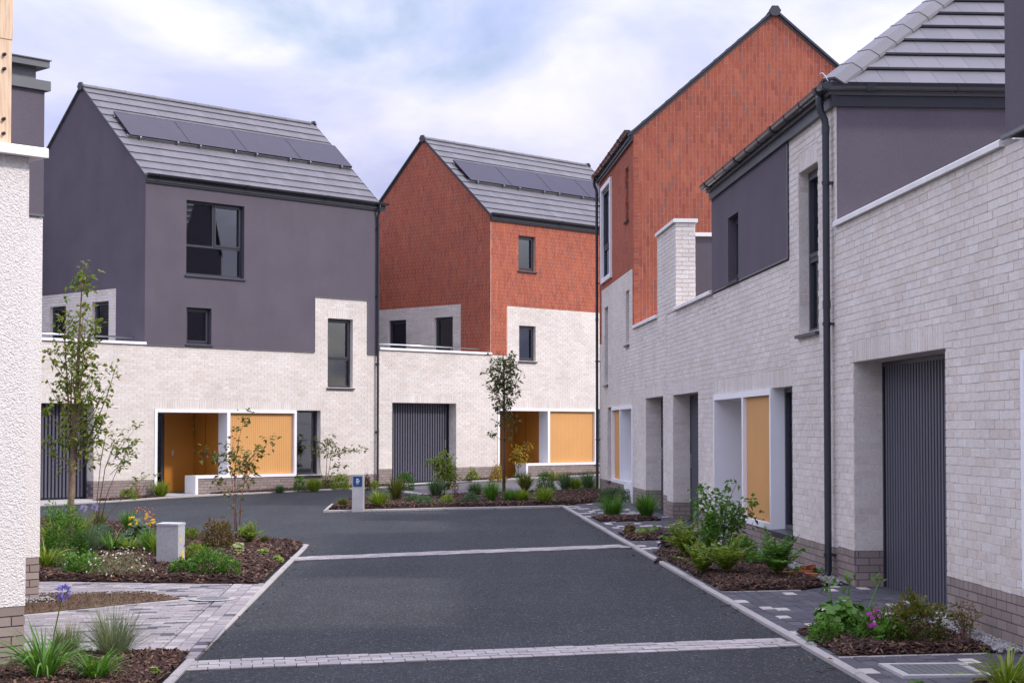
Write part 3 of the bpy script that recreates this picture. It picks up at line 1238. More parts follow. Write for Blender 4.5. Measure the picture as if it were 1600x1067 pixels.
    for i, (w0, w1, y0, y1) in enumerate(gw):
        H.window(G, w0, w1, y0, y1, .09, None, .25 if i else 1.5, False, curtain=.35 if i else 0)
    # windows in the front
    if red:
        H.window(F, *up[0], .10, None, 1.0, True)
        H.window(F, *lowwin, .10, None, .18, True, curtain=.3)
    else:
        H.window(F, *up[0], .10, ('hv', (6.38 + dz, U + 2.12)), .35, True, curtain=.55)
        H.window(F, *lowwin, .10, None, .22, True, curtain=.35)
    H.window(F, *slot, .12, ('h', 3.62 + dz), 0, True, curtain=.25)
    H.window(F, U + 4.80, U + 5.64, zp + .03, 2.2 + dz, .16, None, 0, True, sash=False, curtain=.14)
    H.porch(F, U + .30, 1, 2.2 + dz, zp, zb)
    H.garage(F, gar[0], gar[1], gar[3], zb - .02, 1)
    # roof and rainwater
    roof = H.pitched(U, U + 7.70, ze, tan, v_r, limit=285)
    H.eaves(F, U - .02, U + 7.92, ze + .03)
    H.downpipe(F, U + 7.64, ze + .03, .10 + dz)
    # solar panels, 4 in a row on the front slope
    th = math.atan(tan)
    c, sn = math.cos(th), math.sin(th)
    pw, ph = 1.845, 1.05
    pu0 = U + .28
    pme = MB()
    pme.box(0, pw, 0, ph, 0, .035)
    pmesh = pme.mesh('solar_panel', M['solar'])
    fme = MB()
    for q in ((0, pw, 0, .014), (0, pw, ph - .014, ph), (0, .014, .014, ph - .014), (pw - .014, pw, .014, ph - .014)):
        fme.box(q[0], q[1], q[2], q[3], -.002, .038)
    fmesh = fme.mesh('panel_frame', M['solar_frame'])
    cme = MB()
    cme.box(-.02, .02, -.05, .0, -.03, .03)
    cmesh = cme.mesh('clamp', M['steel'])
    for i in range(4):
        s0 = 1.205 / c
        hgt = .085
        p = H.lo(pu0 + i * (pw + .015), s0 * c - hgt * sn, ze + s0 * sn + hgt * c)
        po = link_mesh('solar_panel', pmesh, H.root, p, (th, 0, 0))
        link_mesh('panel_frame', fmesh, po)
        for x in (.3, 1.45):
            link_mesh('clamp', cmesh, po, (x, 0, 0))
    mb = MB()
    for s0 in (1.205 / c + .02, 1.205 / c + .85):
        mb.add([H.lo(pu0 - .06 + x, (s0 + y) * c - z * sn, ze + (s0 + y) * sn + z * c) for x, y, z in
                [(0, 0, .04), (7.5, 0, .04), (7.5, .04, .04), (0, .04, .04), (0, 0, .08), (7.5, 0, .08), (7.5, .04, .08), (0, .04, .08)]],
               [(0, 3, 2, 1), (4, 5, 6, 7), (0, 1, 5, 4), (1, 2, 6, 5), (2, 3, 7, 6), (3, 0, 4, 7)])
    mb.build('panel_rail', M['steel'], H.root)
    # terrace over the garage
    H.coping(F, U - 4.45, U + .03, zt + .012)
    H.block('terrace_deck', M['concrete'], U - 4.45, U - .01, -5.9, -.40, zt - .45, zt - .35)
    H.rail(F, U - 4.4, U - .18, zt + .19, -.25)
    # the sides and back that close the volume
    H.block('rear_wall', M['render'], U - 4.45, U + 7.7, -2 * v_r - .2, -2 * v_r, g0, ze - .1)
    H.block('party_wall', M['render'], U + 7.42, U + 7.69, -2 * v_r, -.38, g0, ze + .3)
    mb = MB()
    mb.prism([(.38, ze + .3), (2 * v_r, ze + .3 - .0), (2 * v_r, ze - .1), (v_r, ze - .15 + tan * v_r), (.38, ze - .1 + tan * .3)], U + 7.42, U + 7.69, lambda a, z, o: H.lo(o, a, z))
    mb.build('party_gable', M['render'], H.root)
    H.finish_bricks()
    return H


opposite_house(0.0, 0.0, False, 'charcoal rendered house with four solar panels, left of the orange brick house', None)
opposite_house(12.2, 0.14, True, 'orange brick house with solar panels between the charcoal house and the red gabled house', None)


# ---------------------------------------------------------------- terrace along the right
def red_gable_house():
    """three storeys, brick gable turned to the viewer; mirrored plan"""
    u0, u1 = -23.2, -16.76
    H = House('terraced_house', 'tall red brick house with its gable turned to the road on the right', 'house', RT, u0, .15)
    F = H.face('front')
    G = H.face('pos', u1)
    W0 = -12.25                                   # far end of its garage wing
    ze, v_r = 7.86, 2.97
    tan = (10.42 - 7.86) / 2.97
    zp, zb, zt = .50, .12, 3.75
    n0, n1 = -22.7, -16.97
    nt_ = 5.03
    P0 = -16.95                                   # porch starts at the near side
    holes = [(P0 - 1.31, P0, -1, 2.2), (P0 - 4.0, P0 - 1.31, zp + .02, 2.2), (P0 - 4.55, P0 - 4.0, zp + .02, 2.2)]
    gar = (-14.98, -12.68, -1, 2.29)
    slots = [(-22.1, -21.4, 2.75, 4.57), (-18.06, -17.5, 3.49, 4.63)]
    reds = [(-18.1, -17.55, 6.14, 7.27), (-22.40, -20.70, 5.27, 7.38)]
    wins = holes + [gar] + slots
    g0 = -.2
    H.panel('wall', M['mortar'], F, u0, W0, zp, zt, wins)
    H.panel('plinth_wall', M['mortar_plinth'], F, u0, W0, g0, zp - .001, wins)
    H.panel('notch_wall', M['mortar'], F, n0, n1, zt + .001, nt_, wins)
    H.panel('upper_wall', M['mortar_red'], F, u0, u1 - .004, zt + .001, ze - .07, [(n0, n1, zt - 1, nt_)] + reds)
    sold = [(gar[0], gar[1], gar[3], gar[3] + .225), (P0 - 4.0, P0, 2.2, 2.425)]
    H.brickwork(F, n1, W0, zp, zt, 'buff', wins + sold)
    H.brickwork(F, n0, n1, zp, nt_, 'buff', wins + sold)
    H.brickwork(F, u0, n0, zp, zt, 'buff', wins + sold)
    H.brickwork(F, u0, u1, zt + .004, ze - .03, 'red', [(n0 - .004, n1 + .004, 0, nt_ + .004)] + reds, vertical=True)
    H.brickwork(F, u0, W0, zp - .6, zp, 'plinth', wins)
    soldier(H, F, gar[0], gar[1], gar[3])
    soldier(H, F, P0 - 4.0, P0, 2.2)
    RV = H.face('pos', gar[0])
    H.brickwork(RV, .012, .345, zp, gar[3], 'buff')
    H.brickwork(RV, .012, .345, zp - .6, zp, 'plinth')
    for sl in slots:
        H.brickwork(H.face('pos', sl[0]), .012, .115, sl[2], sl[3], 'buff')
    H.brickwork(H.face('pos', reds[0][0]), .012, .115, reds[0][2], reds[0][3], 'red', vertical=True)
    # gable
    H.panel('gable_wall', M['mortar_red'], G, .357, 2 * v_r, 3.3, ze - .07, [])
    mb = MB()
    mb.prism([(.0, ze - .069), (2 * v_r, ze - .069), (v_r, ze - .075 + tan * v_r)], -.304, -.004, G[0])
    mb.build('gable_top', M['mortar_red'], H.root)
    cl = [(-tan, 1, ze - .07), (tan, 1, ze - .07 + 2 * v_r * tan)]
    H.brickwork(G, .112, 2 * v_r, 3.3, ze + tan * v_r, 'red', vertical=True, clip=cl, phase=.112)
    H.brickwork(G, .0, .112, 3.3, ze, 'red', clip=cl)
    for sl in slots:
        H.window(F, *sl, .12, None, 0, True)
    H.window(F, *reds[0], .12, None, 0, True)
    w = H.window(F, *reds[1], .02, ('h', 5.98), 0, False)
    mb = MB()
    a0, a1, y0, y1 = reds[1]
    for q in ((a0 - .16, a0 + .005, y0 - .10, y1 + .10), (a1 - .005, a1 + .16, y0 - .10, y1 + .10), (a0 + .005, a1 - .005, y1 - .005, y1 + .10), (a0 + .005, a1 - .005, y0 - .10, y0 + .005)):
        mb.box(q[0], q[1], -.02, .05, q[2], q[3], F[0])
    mb.build('white_surround', M['white'], w)
    H.window(F, P0 - 4.55, P0 - 4.0, zp + .02, 2.2, .12, None, 0, True, sash=False)
    # mirrored porch, frame 3.6 m wide
    T0 = P0
    mp = F[0]
    mb = MB()
    D, O = -.36, .022

    def bx(m, t0, t1, o0, o1, z0, z1):
        m.box(T0 - t0, T0 - t1, o0, o1, z0, z1, mp)
    zt2 = 2.2
    bx(mb, 0, .08, D, O, zb - .1, zt2)
    bx(mb, .08, 3.64, D, O, zt2 - .08, zt2)
    bx(mb, 3.56, 3.64, D, O, zp, zt2 - .08)
    bx(mb, 1.31, 3.56, D, O, zp, zp + .075)
    bx(mb, 1.23, 1.31, D, O, zb - .1, zp + .075)
    bx(mb, 2.0, 2.09, D - .8, O, zp + .075, zt2 - .08)
    bx(mb, .5, 1.229, D, O - .05, zb - .1, zp + .06)
    mb.build('porch_frame', M['white'], H.root)
    pb = MB()
    bx(pb, 2.092, 3.558, -.12, -.065, zp + .078, zt2 - .083)
    n = 24
    w_ = (3.556 - 2.094) / n
    for i in range(n):
        bx(pb, 2.094 + i * w_ + .004, 2.094 + (i + 1) * w_ - .004, -.065, -.050, zp + .082, zt2 - .087)
    pb.build('boarded_panel', M['orange'], H.root, kind='stuff')
    rb = MB()
    bx(rb, -.02, 3.7, -1.3, -1.22, zb - .1, zt2 + .1)
    bx(rb, -.10, -.02, -1.3, D - .002, zb - .1, zt2 + .1)
    bx(rb, -.02, 2.09, -1.219, D - .002, zt2 - .08, zt2 - .02)
    rb.build('porch_lining', M['white'], H.root)
    H.garage(F, gar[0], gar[1], gar[3], zb - .02, -1)
    H.pitched(u0, u1, ze, tan, v_r, limit=60)
    H.eaves(F, u0 - .02, u1 + .04, ze + .03, brackets=.55)
    H.downpipe(F, u0 + .12, ze + .03, .22)
    H.coping(F, u1 + .03, -13.37, 3.757)
    # high screen wall between the two terraces
    q0, q1, qz = -13.35, -11.14, 5.27
    H.panel('screen_wall', M['mortar'], F, q0, q1 - .007, zt + .001, qz, [], th=.34)
    H.brickwork(F, q0, q1, zt, qz, 'buff')
    Q = H.face('pos', q1)
    H.brickwork(Q, .0, .346, zt, qz, 'buff')
    H.coping(F, q0 - .03, q1 + .035, qz + .004, o0=-.385)
    # rendered dividing wall behind it
    H.block('dividing_wall', M['render'], -12.35, -12.1, -5.9, -.36, 3.3, 5.14)
    mb = MB()
    mb.box(-12.40, -12.05, -5.9, -.39, 5.142, 5.21, F[0])
    mb.build('dividing_wall_coping', M['coping'], H.root)
    H.block('terrace_deck', M['concrete'], u1 + .01, W0, -5.9, -.40, 3.3, 3.42)
    H.block('rear_wall', M['render'], u0, W0, -2 * v_r - .2, -2 * v_r, g0, ze - .1)
    H.block('far_wall', M['render'], u0 + .01, u0 + .3, -2 * v_r, -.38, g0, ze)
    mb = MB()
    mb.prism([(.0, ze - .069), (2 * v_r, ze - .069), (v_r, ze - .075 + tan * v_r)], u0 + .02, u0 + .3, lambda a, z, o: H.lo(o, a, z))
    mb.build('far_gable', M['render'], H.root)
    H.finish_bricks()


red_gable_house()


def hipped_roof(H, u0, u1, v1, z_e, pitch, near_tiles=True):
    """hip roof over u0..u1 (u1 nearest the viewer), v 0..v1; tiles on the near hip end"""
    t = math.tan(R(pitch))
    ov = .09
    hv = v1 / 2
    zr = z_e + t * (hv + ov)
    A = [(u0 - ov, -ov), (u1 + ov, -ov), (u1 + ov, v1 + ov), (u0 - ov, v1 + ov)]
    r0, r1 = (u0 + hv, hv), (u1 - hv, hv)
    V = [H.lo(u, v, z_e) for u, v in A] + [H.lo(*r0, zr), H.lo(*r1, zr)] + [H.lo(u, v, z_e - .1) for u, v in A]
    mb = MB()
    mb.add(V, [(0, 1, 5, 4), (1, 2, 5), (2, 3, 4, 5), (3, 0, 4), (6, 9, 8, 7), (0, 6, 7, 1), (1, 7, 8, 2), (2, 8, 9, 3), (3, 9, 6, 0)])
    roof = mb.build('roof', M['tile'], H.root)
    th = R(pitch)
    c, sn = math.cos(th), math.sin(th)
    g = .372
    tw = .298
    L = (hv + ov) / c
    n = int(L / g) + 1
    # generic slope: origin corner, axis along the eave, axis up the slope

    def slope(org, ax, up, length, single):
        """ax, up: unit (du,dv); hips at 45 degrees in plan trim both ends"""
        rest = MB()
        rot = math.atan2(ax[1], ax[0])
        for k in range(n):
            s0 = k * g - .02
            off = -(tw / 2 if k % 2 else 0)
            j = 0
            while off + j * tw < length:
                x0, x1 = off + j * tw, off + (j + 1) * tw - .003
                j += 1
                h0, h1 = s0, min(s0 + g + .06, L)
                if h1 - h0 < .08:
                    continue
                poly = [(x0, h0), (x1, h0), (x1, h1), (x0, h1)]
                full = True
                for (ka, kz, kc) in ((-1, c, -.012), (1, c, length - .012)):
                    npoly = []
                    for i in range(len(poly)):
                        Aq, Bq = poly[i], poly[(i + 1) % len(poly)]
                        da = ka * Aq[0] + kz * Aq[1] - kc
                        db = ka * Bq[0] + kz * Bq[1] - kc
                        if da <= 0:
                            npoly.append(Aq)
                        if (da < 0) != (db < 0):
                            full = False
                            q = da / (da - db)
                            npoly.append((Aq[0] + (Bq[0] - Aq[0]) * q, Aq[1] + (Bq[1] - Aq[1]) * q))
                    poly = npoly
                    if len(poly) < 3:
                        break
                if len(poly) < 3:
                    continue

                def P(x, s, h, x00=0.0, s00=0.0):
                    return (x - x00, (s - s00), h)

                def hh(s):
                    return .050 - .042 * (s - s0) / g
                cx, cy = poly[0]
                pts = [(x, s, hh(s)) for x, s in poly] + [(x, s, hh(s) - .026) for x, s in poly]
                m = len(poly)
                faces = [tuple(range(m)), tuple(reversed(range(m, 2 * m)))] + [(i, m + i, m + (i + 1) % m, (i + 1) % m) for i in range(m)]
                o_u = org[0] + ax[0] * cx + up[0] * cy * c
                o_v = org[1] + ax[1] * cx + up[1] * cy * c
                lp = H.lo(o_u, o_v, z_e + cy * sn)
                lpts = [(x - cx, (s - cy), h) for x, s, h in pts]
                if single and in_view(H.wloc(lp), 30):
                    key = ('tile', round(cx - x0, 3), tuple((round(a, 3), round(b, 3)) for a, b, _ in lpts))
                    me = _brick_cache.get(key)
                    if me is None:
                        tb = MB()
                        tb.add(lpts, faces)
                        me = tb.mesh('roof_tile', M['tile'])
                        _brick_cache[key] = me
                    link_mesh('roof_tile', me, roof, lp, (th, 0, rot))
                else:
                    cr_, sr_ = math.cos(rot), math.sin(rot)
                    w = []
                    for x, s, h in lpts:
                        y = s * c - h * sn
                        z = s * sn + h * c
                        w.append((lp[0] + x * cr_ - y * sr_, lp[1] + x * sr_ + y * cr_, lp[2] + z))
                    rest.add(w, faces)
        if rest.v:
            rest.build('roof_tiling', M['tile'], roof, kind='stuff')
    slope((u1 + ov, -ov), (0, 1), (-1, 0), v1 + 2 * ov, near_tiles)
    slope((u0 - ov, -ov), (1, 0), (0, 1), u1 - u0 + 2 * ov, False)
    # hip tiles: three-sided caps laid up the hip
    a = Vector(H.lo(u1 + ov, -ov, z_e + .035))
    b = Vector(H.lo(*r1, zr + .05))
    d = (b - a)
    ln = d.length
    d.normalize()
    side = d.cross(Vector((0, 0, 1))).normalized()
    nrm = side.cross(d).normalized()
    x = .02
    hb = MB()
    pr = [(-.17, -.075), (-.165, -.040), (-.075, .040), (.075, .040), (.165, -.040), (.17, -.075), (.07, .012), (-.07, .012)]
    hb.prism(pr, 0, .455, lambda p, q, o: (o, p, q))
    hb.prism([(p * 1.03, q + .006) for p, q in pr], .43, .456, lambda p, q, o: (o, p, q))
    hme = hb.mesh('hip_tile', M['tile'])
    mat = Matrix((d, side, nrm)).transposed()
    while x < ln - .3:
        o = link_mesh('hip_tile', hme, roof, a + d * x)
        o.rotation_euler = mat.to_euler()
        x += .43
    return roof


def near_garage_house():
    """two storeys with a hipped roof, and the garage wing nearer the viewer belongs to the next house"""
    u0, u1 = -7.5, 0.0
    H = House('terraced_house', 'two storey house with hipped grey roof, slot window and near black downpipe', 'house', RT, u0, .04)
    F = H.face('front')
    S = H.face('pos', u1)
    W0 = -12.24
    zp, zb, zt = .41, .02, 3.73
    ze = 5.36
    gar = (-11.51, -8.87, -1, 2.28)
    slot = (-1.75, -.80, 2.80, 4.70)
    P0 = -7.40
    holes = [(P0, P0 + 1.31, -1, 2.2), (P0 + 1.31, -3.29, zp + .0, 2.2), (-3.29, -2.14, zp + .0, 2.2)]
    sw = (-6.17, -5.40, 3.80, 4.72)
    n0 = -2.26
    wins = holes + [gar, slot]
    g0 = -.3
    H.panel('wall', M['mortar'], F, W0, u1, zp, zt, wins)
    H.panel('plinth_wall', M['mortar_plinth'], F, W0, u1, g0, zp - .001, wins)
    H.panel('notch_wall', M['mortar'], F, n0, u1, zt + .001, ze - .17, wins)
    H.panel('rendered_wall', M['render'], F, u0, n0, zt + .02, ze - .17, [sw], o1=.016)
    H.trim(F, [(u0, zt + .032), (n0, zt + .032), (n0, ze - .2)], .0165, .028)
    sold = [(gar[0], gar[1], gar[3], gar[3] + .225), (P0, -2.14, 2.2, 2.425), (slot[0], slot[1], slot[3], slot[3] + .225)]
    H.brickwork(F, W0, n0, zp, zt, 'buff', wins + sold)
    H.brickwork(F, n0, u1, zp, ze - .17, 'buff', wins + sold)
    H.brickwork(F, W0, u1, zp - .6, zp - .075, 'plinth', wins)
    H.brickwork(F, W0, u1, zp - .075, zp, 'plinth', wins, phase=.05)
    for a in ((gar[0], gar[1], gar[3]), (P0, -2.14, 2.2), (slot[0], slot[1], slot[3])):
        soldier(H, F, *a)
    RV = H.face('pos', gar[0])
    H.brickwork(RV, .012, .345, zp, gar[3], 'buff')
    H.brickwork(RV, .012, .345, zp - .6, zp, 'plinth')
    H.brickwork(H.face('pos', slot[0]), .012, .115, slot[2], slot[3], 'buff')
    H.window(F, *slot, .12, ('h', 3.66), 0, True)
    H.window(F, *sw, .10, None, 0, True)
    H.window(F, -3.29, -2.14, zp + .02, 2.2, .16, None, 0, True, sash=False)
    # porch frame: 4.11 m wide, entrance at the far side
    mp = F[0]
    mb = MB()
    D, O, zt2 = -.36, .022, 2.2

    def bx(m, t0, t1, o0, o1, z0, z1):
        m.box(P0 + t0, P0 + t1, o0, o1, z0, z1, mp)
    bx(mb, 0, .08, D - .6, O, zb - .1, zt2)
    bx(mb, .08, 4.11, D, O, zt2 - .08, zt2)
    bx(mb, 4.03, 4.11, D, O, zp, zt2 - .08)
    bx(mb, 1.31, 4.03, D, O, zp, zp + .075)
    bx(mb, 1.23, 1.31, D, O, zb - .1, zp + .075)
    bx(mb, 2.21, 2.31, D, O, zp + .075, zt2 - .08)
    mb.build('porch_frame', M['white'], H.root)
    pb = MB()
    bx(pb, 2.312, 4.028, -.12, -.045, zp + .078, zt2 - .083)
    n = 28
    w_ = (4.026 - 2.314) / n
    for i in range(n):
        bx(pb, 2.314 + i * w_ + .004, 2.314 + (i + 1) * w_ - .004, -.045, -.030, zp + .082, zt2 - .087)
    pb.build('boarded_panel', M['orange'], H.root, kind='stuff')
    rb = MB()
    bx(rb, -.02, 4.0, -1.5, -1.42, zb - .1, zt2 + .1)
    bx(rb, .0, 2.31, -1.419, D - .602, zt2 - .08, zt2 - .02)
    bx(rb, .081, 2.31, D - .601, D - .002, zt2 - .08, zt2 - .02)
    rb.build('porch_lining', M['white'], H.root)
    sb = MB()
    bx(sb, 2.212, 2.308, -1.418, D - .003, zb, zt2 - .083)
    sb.build('store_door', M['door'], H.root)
    H.garage(F, gar[0], gar[1], gar[3], zb + .0, -1)
    # side wall to the terrace of the next house
    H.panel('side_wall', M['render'], S, .018, 5.8, 3.4, ze - .17, [], o1=.016, th=.3)
    H.eaves(F, u0, u1 + .076, ze + .04, brackets=.78, end=True, ext=(0, .092))
    H.eaves(S, .002, 6.0, ze + .038, brackets=.95, end=False, ext=(.195, 0))
    H.downpipe(F, u1 - .12, ze + .04, .06, r=.040, clips=[4.35, 2.82, .33])
    hipped_roof(H, u0, u1, 5.9, ze + .02, 38)
    # bent copper strap and a broken tile edge left at the foot of the hip
    mb = MB()
    p0 = Vector(H.lo(u1 + .11, -.10, ze + .05))
    mb.tube([p0, p0 + Vector((-.01, -.03, .06)), p0 + Vector((-.015, -.06, .095)), p0 + Vector((-.015, -.09, .085))], .009, 6)
    mb.build('hip_iron', M['galv'], H.root, smooth=True)
    H.coping(F, -11.10, u0 - .0, zt + .004, th=.06, o1=.06)
    H.block('terrace_deck', M['concrete'], W0, u0, -5.9, -.40, 3.3, 3.42)
    H.panel('far_side_wall', M['render'], H.face('neg', u0), .0, 5.8, 3.4, ze - .17, [], o1=.016, th=.3)
    H.block('rear_wall', M['render'], W0, u1, -6.1, -5.9, g0, ze - .1)
    H.finish_bricks()


near_garage_house()


def nearest_house():
    """garage wing, terrace parapet and the rendered corner at the right picture edge"""
    u0 = 5.3
    H = House('terraced_house', 'pale brick house front with grooved garage door at the right picture edge', 'house', RT, u0, -.02)
    F = H.face('front')
    zp, zb, zt = .43, -.02, 3.85
    a0, a1 = .004, 12.5
    gar = (.69, 3.73, -1, 2.37)
    fr = (5.575, 9.6, zp + .06, 2.27)
    wins = [gar, fr]
    g0 = -.35
    H.panel('wall', M['mortar'], F, a0, a1, zp, zt, wins)
    H.panel('plinth_wall', M['mortar_plinth'], F, a0, a1, g0, zp - .001, wins)
    sold = [(gar[0], gar[1], gar[3], gar[3] + .225)]
    H.brickwork(F, a0, a1 - 5.2, zp, zt, 'buff', wins + sold)
    H.brickwork(F, a0, a1 - 5.2, zp - .75, zp - .075, 'plinth', wins)
    # header course on top of the plinth
    mb = MB()
    x = a0
    mp = F[0]
    k = 0
    hd = []
    while x < a1 - 5.2:
        p = (x + .005, min(x + .1075, a1))
        if not any(h[0] - .01 < (p[0] + p[1]) / 2 < h[1] + .01 and h[2] < zp - .04 < h[3] for h in wins):
            H.bricks.append(('plinth', [(p[0], zp - .070), (p[1], zp - .070), (p[1], zp - .005), (p[0], zp - .005)], mp, 0.0, True))
        x += .1125
    soldier(H, F, *[gar[0], gar[1], gar[3]])
    RV = H.face('pos', gar[0])
    H.brickwork(RV, .012, .345, zp, gar[3], 'buff', phase=.04)
    H.brickwork(RV, .012, .345, zp - .6, zp, 'plinth', phase=.04)
    H.garage(F, gar[0], gar[1], gar[3], zb + .0, 1, pitch=.092)
    H.coping(F, .03, u0 - .06, zt + .004, th=.058, step=.93)
    H.rail(F, .3, u0 - .1, zt + .16, -.30)
    H.block('terrace_deck', M['concrete'], a0, u0, -5.9, -.40, 3.3, 3.42)
    # white entrance frame beside the picture edge, boarded panel inside
    mb = MB()
    for q in ((fr[0], fr[0] + .08, fr[2], fr[3]), (fr[1] - .08, fr[1], fr[2], fr[3]), (fr[0] + .08, fr[1] - .08, fr[3] - .08, fr[3]), (fr[0] + .08, fr[1] - .08, fr[2], fr[2] + .075)):
        mb.box(q[0], q[1], -.36, .022, q[2], q[3], mp)
    mb.build('porch_frame', M['white'], H.root)
    H.block('boarded_panel', M['orange'], fr[0] + .082, fr[1] - .082, -.12, -.05, fr[2] + .078, fr[3] - .082)
    # rendered upper storey
    ze = 5.9
    H.panel('rendered_wall', M['render'], F, u0, a1, zt + .06, ze, [], o1=.016)
    H.panel('side_wall', M['render'], H.face('neg', u0), .345, 5.9, 3.4, ze, [], o1=.0, th=.3)
    H.trim(F, [(u0 - .02, zt + .075), (a1, zt + .075)], .0165, .05, w=.03)
    H.block('rear_wall', M['render'], a0, a1, -6.1, -5.9, g0, ze)
    H.block('end_wall', M['render'], a1 - .3, a1, -5.9, -.38, g0, ze)
    mb = MB()
    hv = 3.05
    zr = ze + .75 * hv
    V = [H.lo(u0, -.05, ze + .002), H.lo(a1, -.05, ze + .002), H.lo(a1, 6.1, ze + .002), H.lo(u0, 6.1, ze + .002), H.lo(u0 + hv, hv, zr), H.lo(a1 - hv, hv, zr)]
    mb.add(V, [(0, 1, 5, 4), (1, 2, 5), (2, 3, 4, 5), (3, 0, 4), (0, 3, 2, 1)])
    mb.build('roof', M['tile'], H.root)
    H.finish_bricks()


nearest_house()


# ---------------------------------------------------------------- white roughcast house, left foreground
def white_house():
    H = House('roughcast_house', 'white roughcast house with brown brick plinth at the left picture edge', 'house', NT, 0.0, -.13)
    F = H.face('front')
    B = H.face('front', 3.95)
    g0 = -.4
    # projecting wing with a flat coping
    H.panel('wing_wall', M['rough'], F, -5.0, 0.0, .345, 3.745, [], o1=.004)
    H.panel('wing_plinth_wall', M['mortar_plinth'], F, -5.0, -.006, g0, .344, [], o1=-.008)
    H.brickwork(F, -5.0, .0, .345 - .6, .345, 'plinth', phase=-.225)
    H.block('wing_side_wall', M['rough'], -.36, -.004, -3.90, -.37, g0, 3.745)
    H.coping(F, -5.0, .11, 3.748, th=.075, o0=-.45, o1=.10, step=1.4)
    H.block('wing_deck', M['concrete'], -5.0, -.37, -3.9, -.46, 3.3, 3.45)
    # main house behind
    e = 2.44
    H.panel('wall', M['rough'], B, -5.0, e, .375, 3.85, [], o1=.004)
    H.panel('plinth_wall', M['mortar_plinth'], B, -1.0, e - .006, g0, .374, [], o1=-.008)
    H.brickwork(B, .9, e, .375 - .6, .375, 'plinth', phase=e)
    H.panel('rendered_wall', M['render'], B, -5.0, e, 3.87, 5.16, [], o1=.016)
    H.trim(B, [(-5.0, 3.885), (e, 3.885)], .017, .03)
    H.block('side_wall', M['rough'], e - .3, e - .004, -8.9, -3.96, g0, 5.1, H.face('front'))
    mp = B[0]
    for nm, q in (('parapet_cap', (-5.0, e + .05, -.5, .055, 5.162, 5.262)), ('roof_band', (-5.0, e - .06, -.5, -.055, 5.264, 5.40)), ('roof_edge', (-5.0, e + .04, -5.0, .045, 5.402, 5.47))):
        mb = MB()
        mb.box(*q[:6], mp)
        mb.build(nm, M['lead'], H.root)
    mb = MB()
    mb.box(-5.0, e + .055, -.5, .062, 5.472, 5.482, mp)
    mb.build('roof_lip', M['lead'], H.root)
    H.block('rear_wall', M['rough'], -5.0, e, -9.1, -8.9, g0, 5.1)
    H.finish_bricks()
    # timber post standing on the coping
    p = NT.w(-.30, .05, 3.826)
    t = empty('timber_post', p, NT.rot)
    setp(t, 'raw timber post with black bolts standing on the white coping at the left edge', 'post')
    mb = MB()
    mb.box(-.16, .145, -.05, .10, 0, .80)
    mb.build('plank', M['wood'], t)
    mb = MB()
    mb.box(-.16, .15, -.055, .10, .803, 1.14)
    mb.build('plank', M['wood'], t)
    bm_ = MB()
    bm_.tube([(0, 0, 0), (0, -.02, 0)], .014, 8)
    bm_.tube([(0, -.018, 0), (0, -.03, 0)], .009, 6)
    bme = bm_.mesh('bolt', M['dark'])
    for z in (.68, .57, .19, .08):
        link_mesh('bolt', bme, t, (.078, -.05, z))


white_house()


# ------------------------------------------------------------------ ground, road, kerbs, paving
def sheet(name, poly, off, mat, kind='structure', parent=None):
    mb = MB()
    mb.add([(x, y, zg(x, y) + off) for x, y in poly], [tuple(range(len(poly)))])
    o = mb.build(name, mat, parent)
    if kind and not parent:
        o['kind'] = kind
    return o


def inside(poly, X, Y):
    n = len(poly)
    c = np.zeros(X.shape, bool)
    j = n - 1
    for i in range(n):
        xi, yi = poly[i]
        xj, yj = poly[j]
        if yi != yj:
            c ^= ((yi > Y) != (yj > Y)) & (X < (xj - xi) * (Y - yi) / (yj - yi) + xi)
        j = i
    return c


def edge_dist(poly, X, Y):
    d = np.full(X.shape, 1e9)
    n = len(poly)
    for i in range(n):
        ax, ay = poly[i]
        bx, by = poly[(i + 1) % n]
        vx, vy = bx - ax, by - ay
        t = np.clip(((X - ax) * vx + (Y - ay) * vy) / (vx * vx + vy * vy + 1e-12), 0, 1)
        d = np.minimum(d, np.hypot(X - ax - vx * t, Y - ay - vy * t))
    return d


def rt(pts):
    return [tuple(RT.w(u, v)[:2]) for u, v in pts]


def lt(pts):
    return [tuple(LT.w(u, v)[:2]) for u, v in pts]


sheet('ground', [(-400, -200), (400, -200), (400, 600), (-400, 600)], -.06, M['far_ground'])
road = sheet('road', [(-40, 2), (9, 2), (9, 70), (-40, 70)], 0.0, M['asphalt'])
M['drive'] = plain('driveway_tarmac', (.115, .105, .11), .85, .1, 1.5, 90, .003, spec=.3, fine=70)
sheet('driveway', [(-2.0, 40.5), (-3.4, 44.6)] + lt([(7.6, -1.4), (12.0, -.75), (17.2, -.9)]) + [(6.0, 50.0), (3.0, 40.5)], .004, M['drive'])
sheet('lawn', [(1.9, 42.2), (2.6, 41.9), (3.2, 45.0), (2.0, 45.4)], .02, M['lawn'])


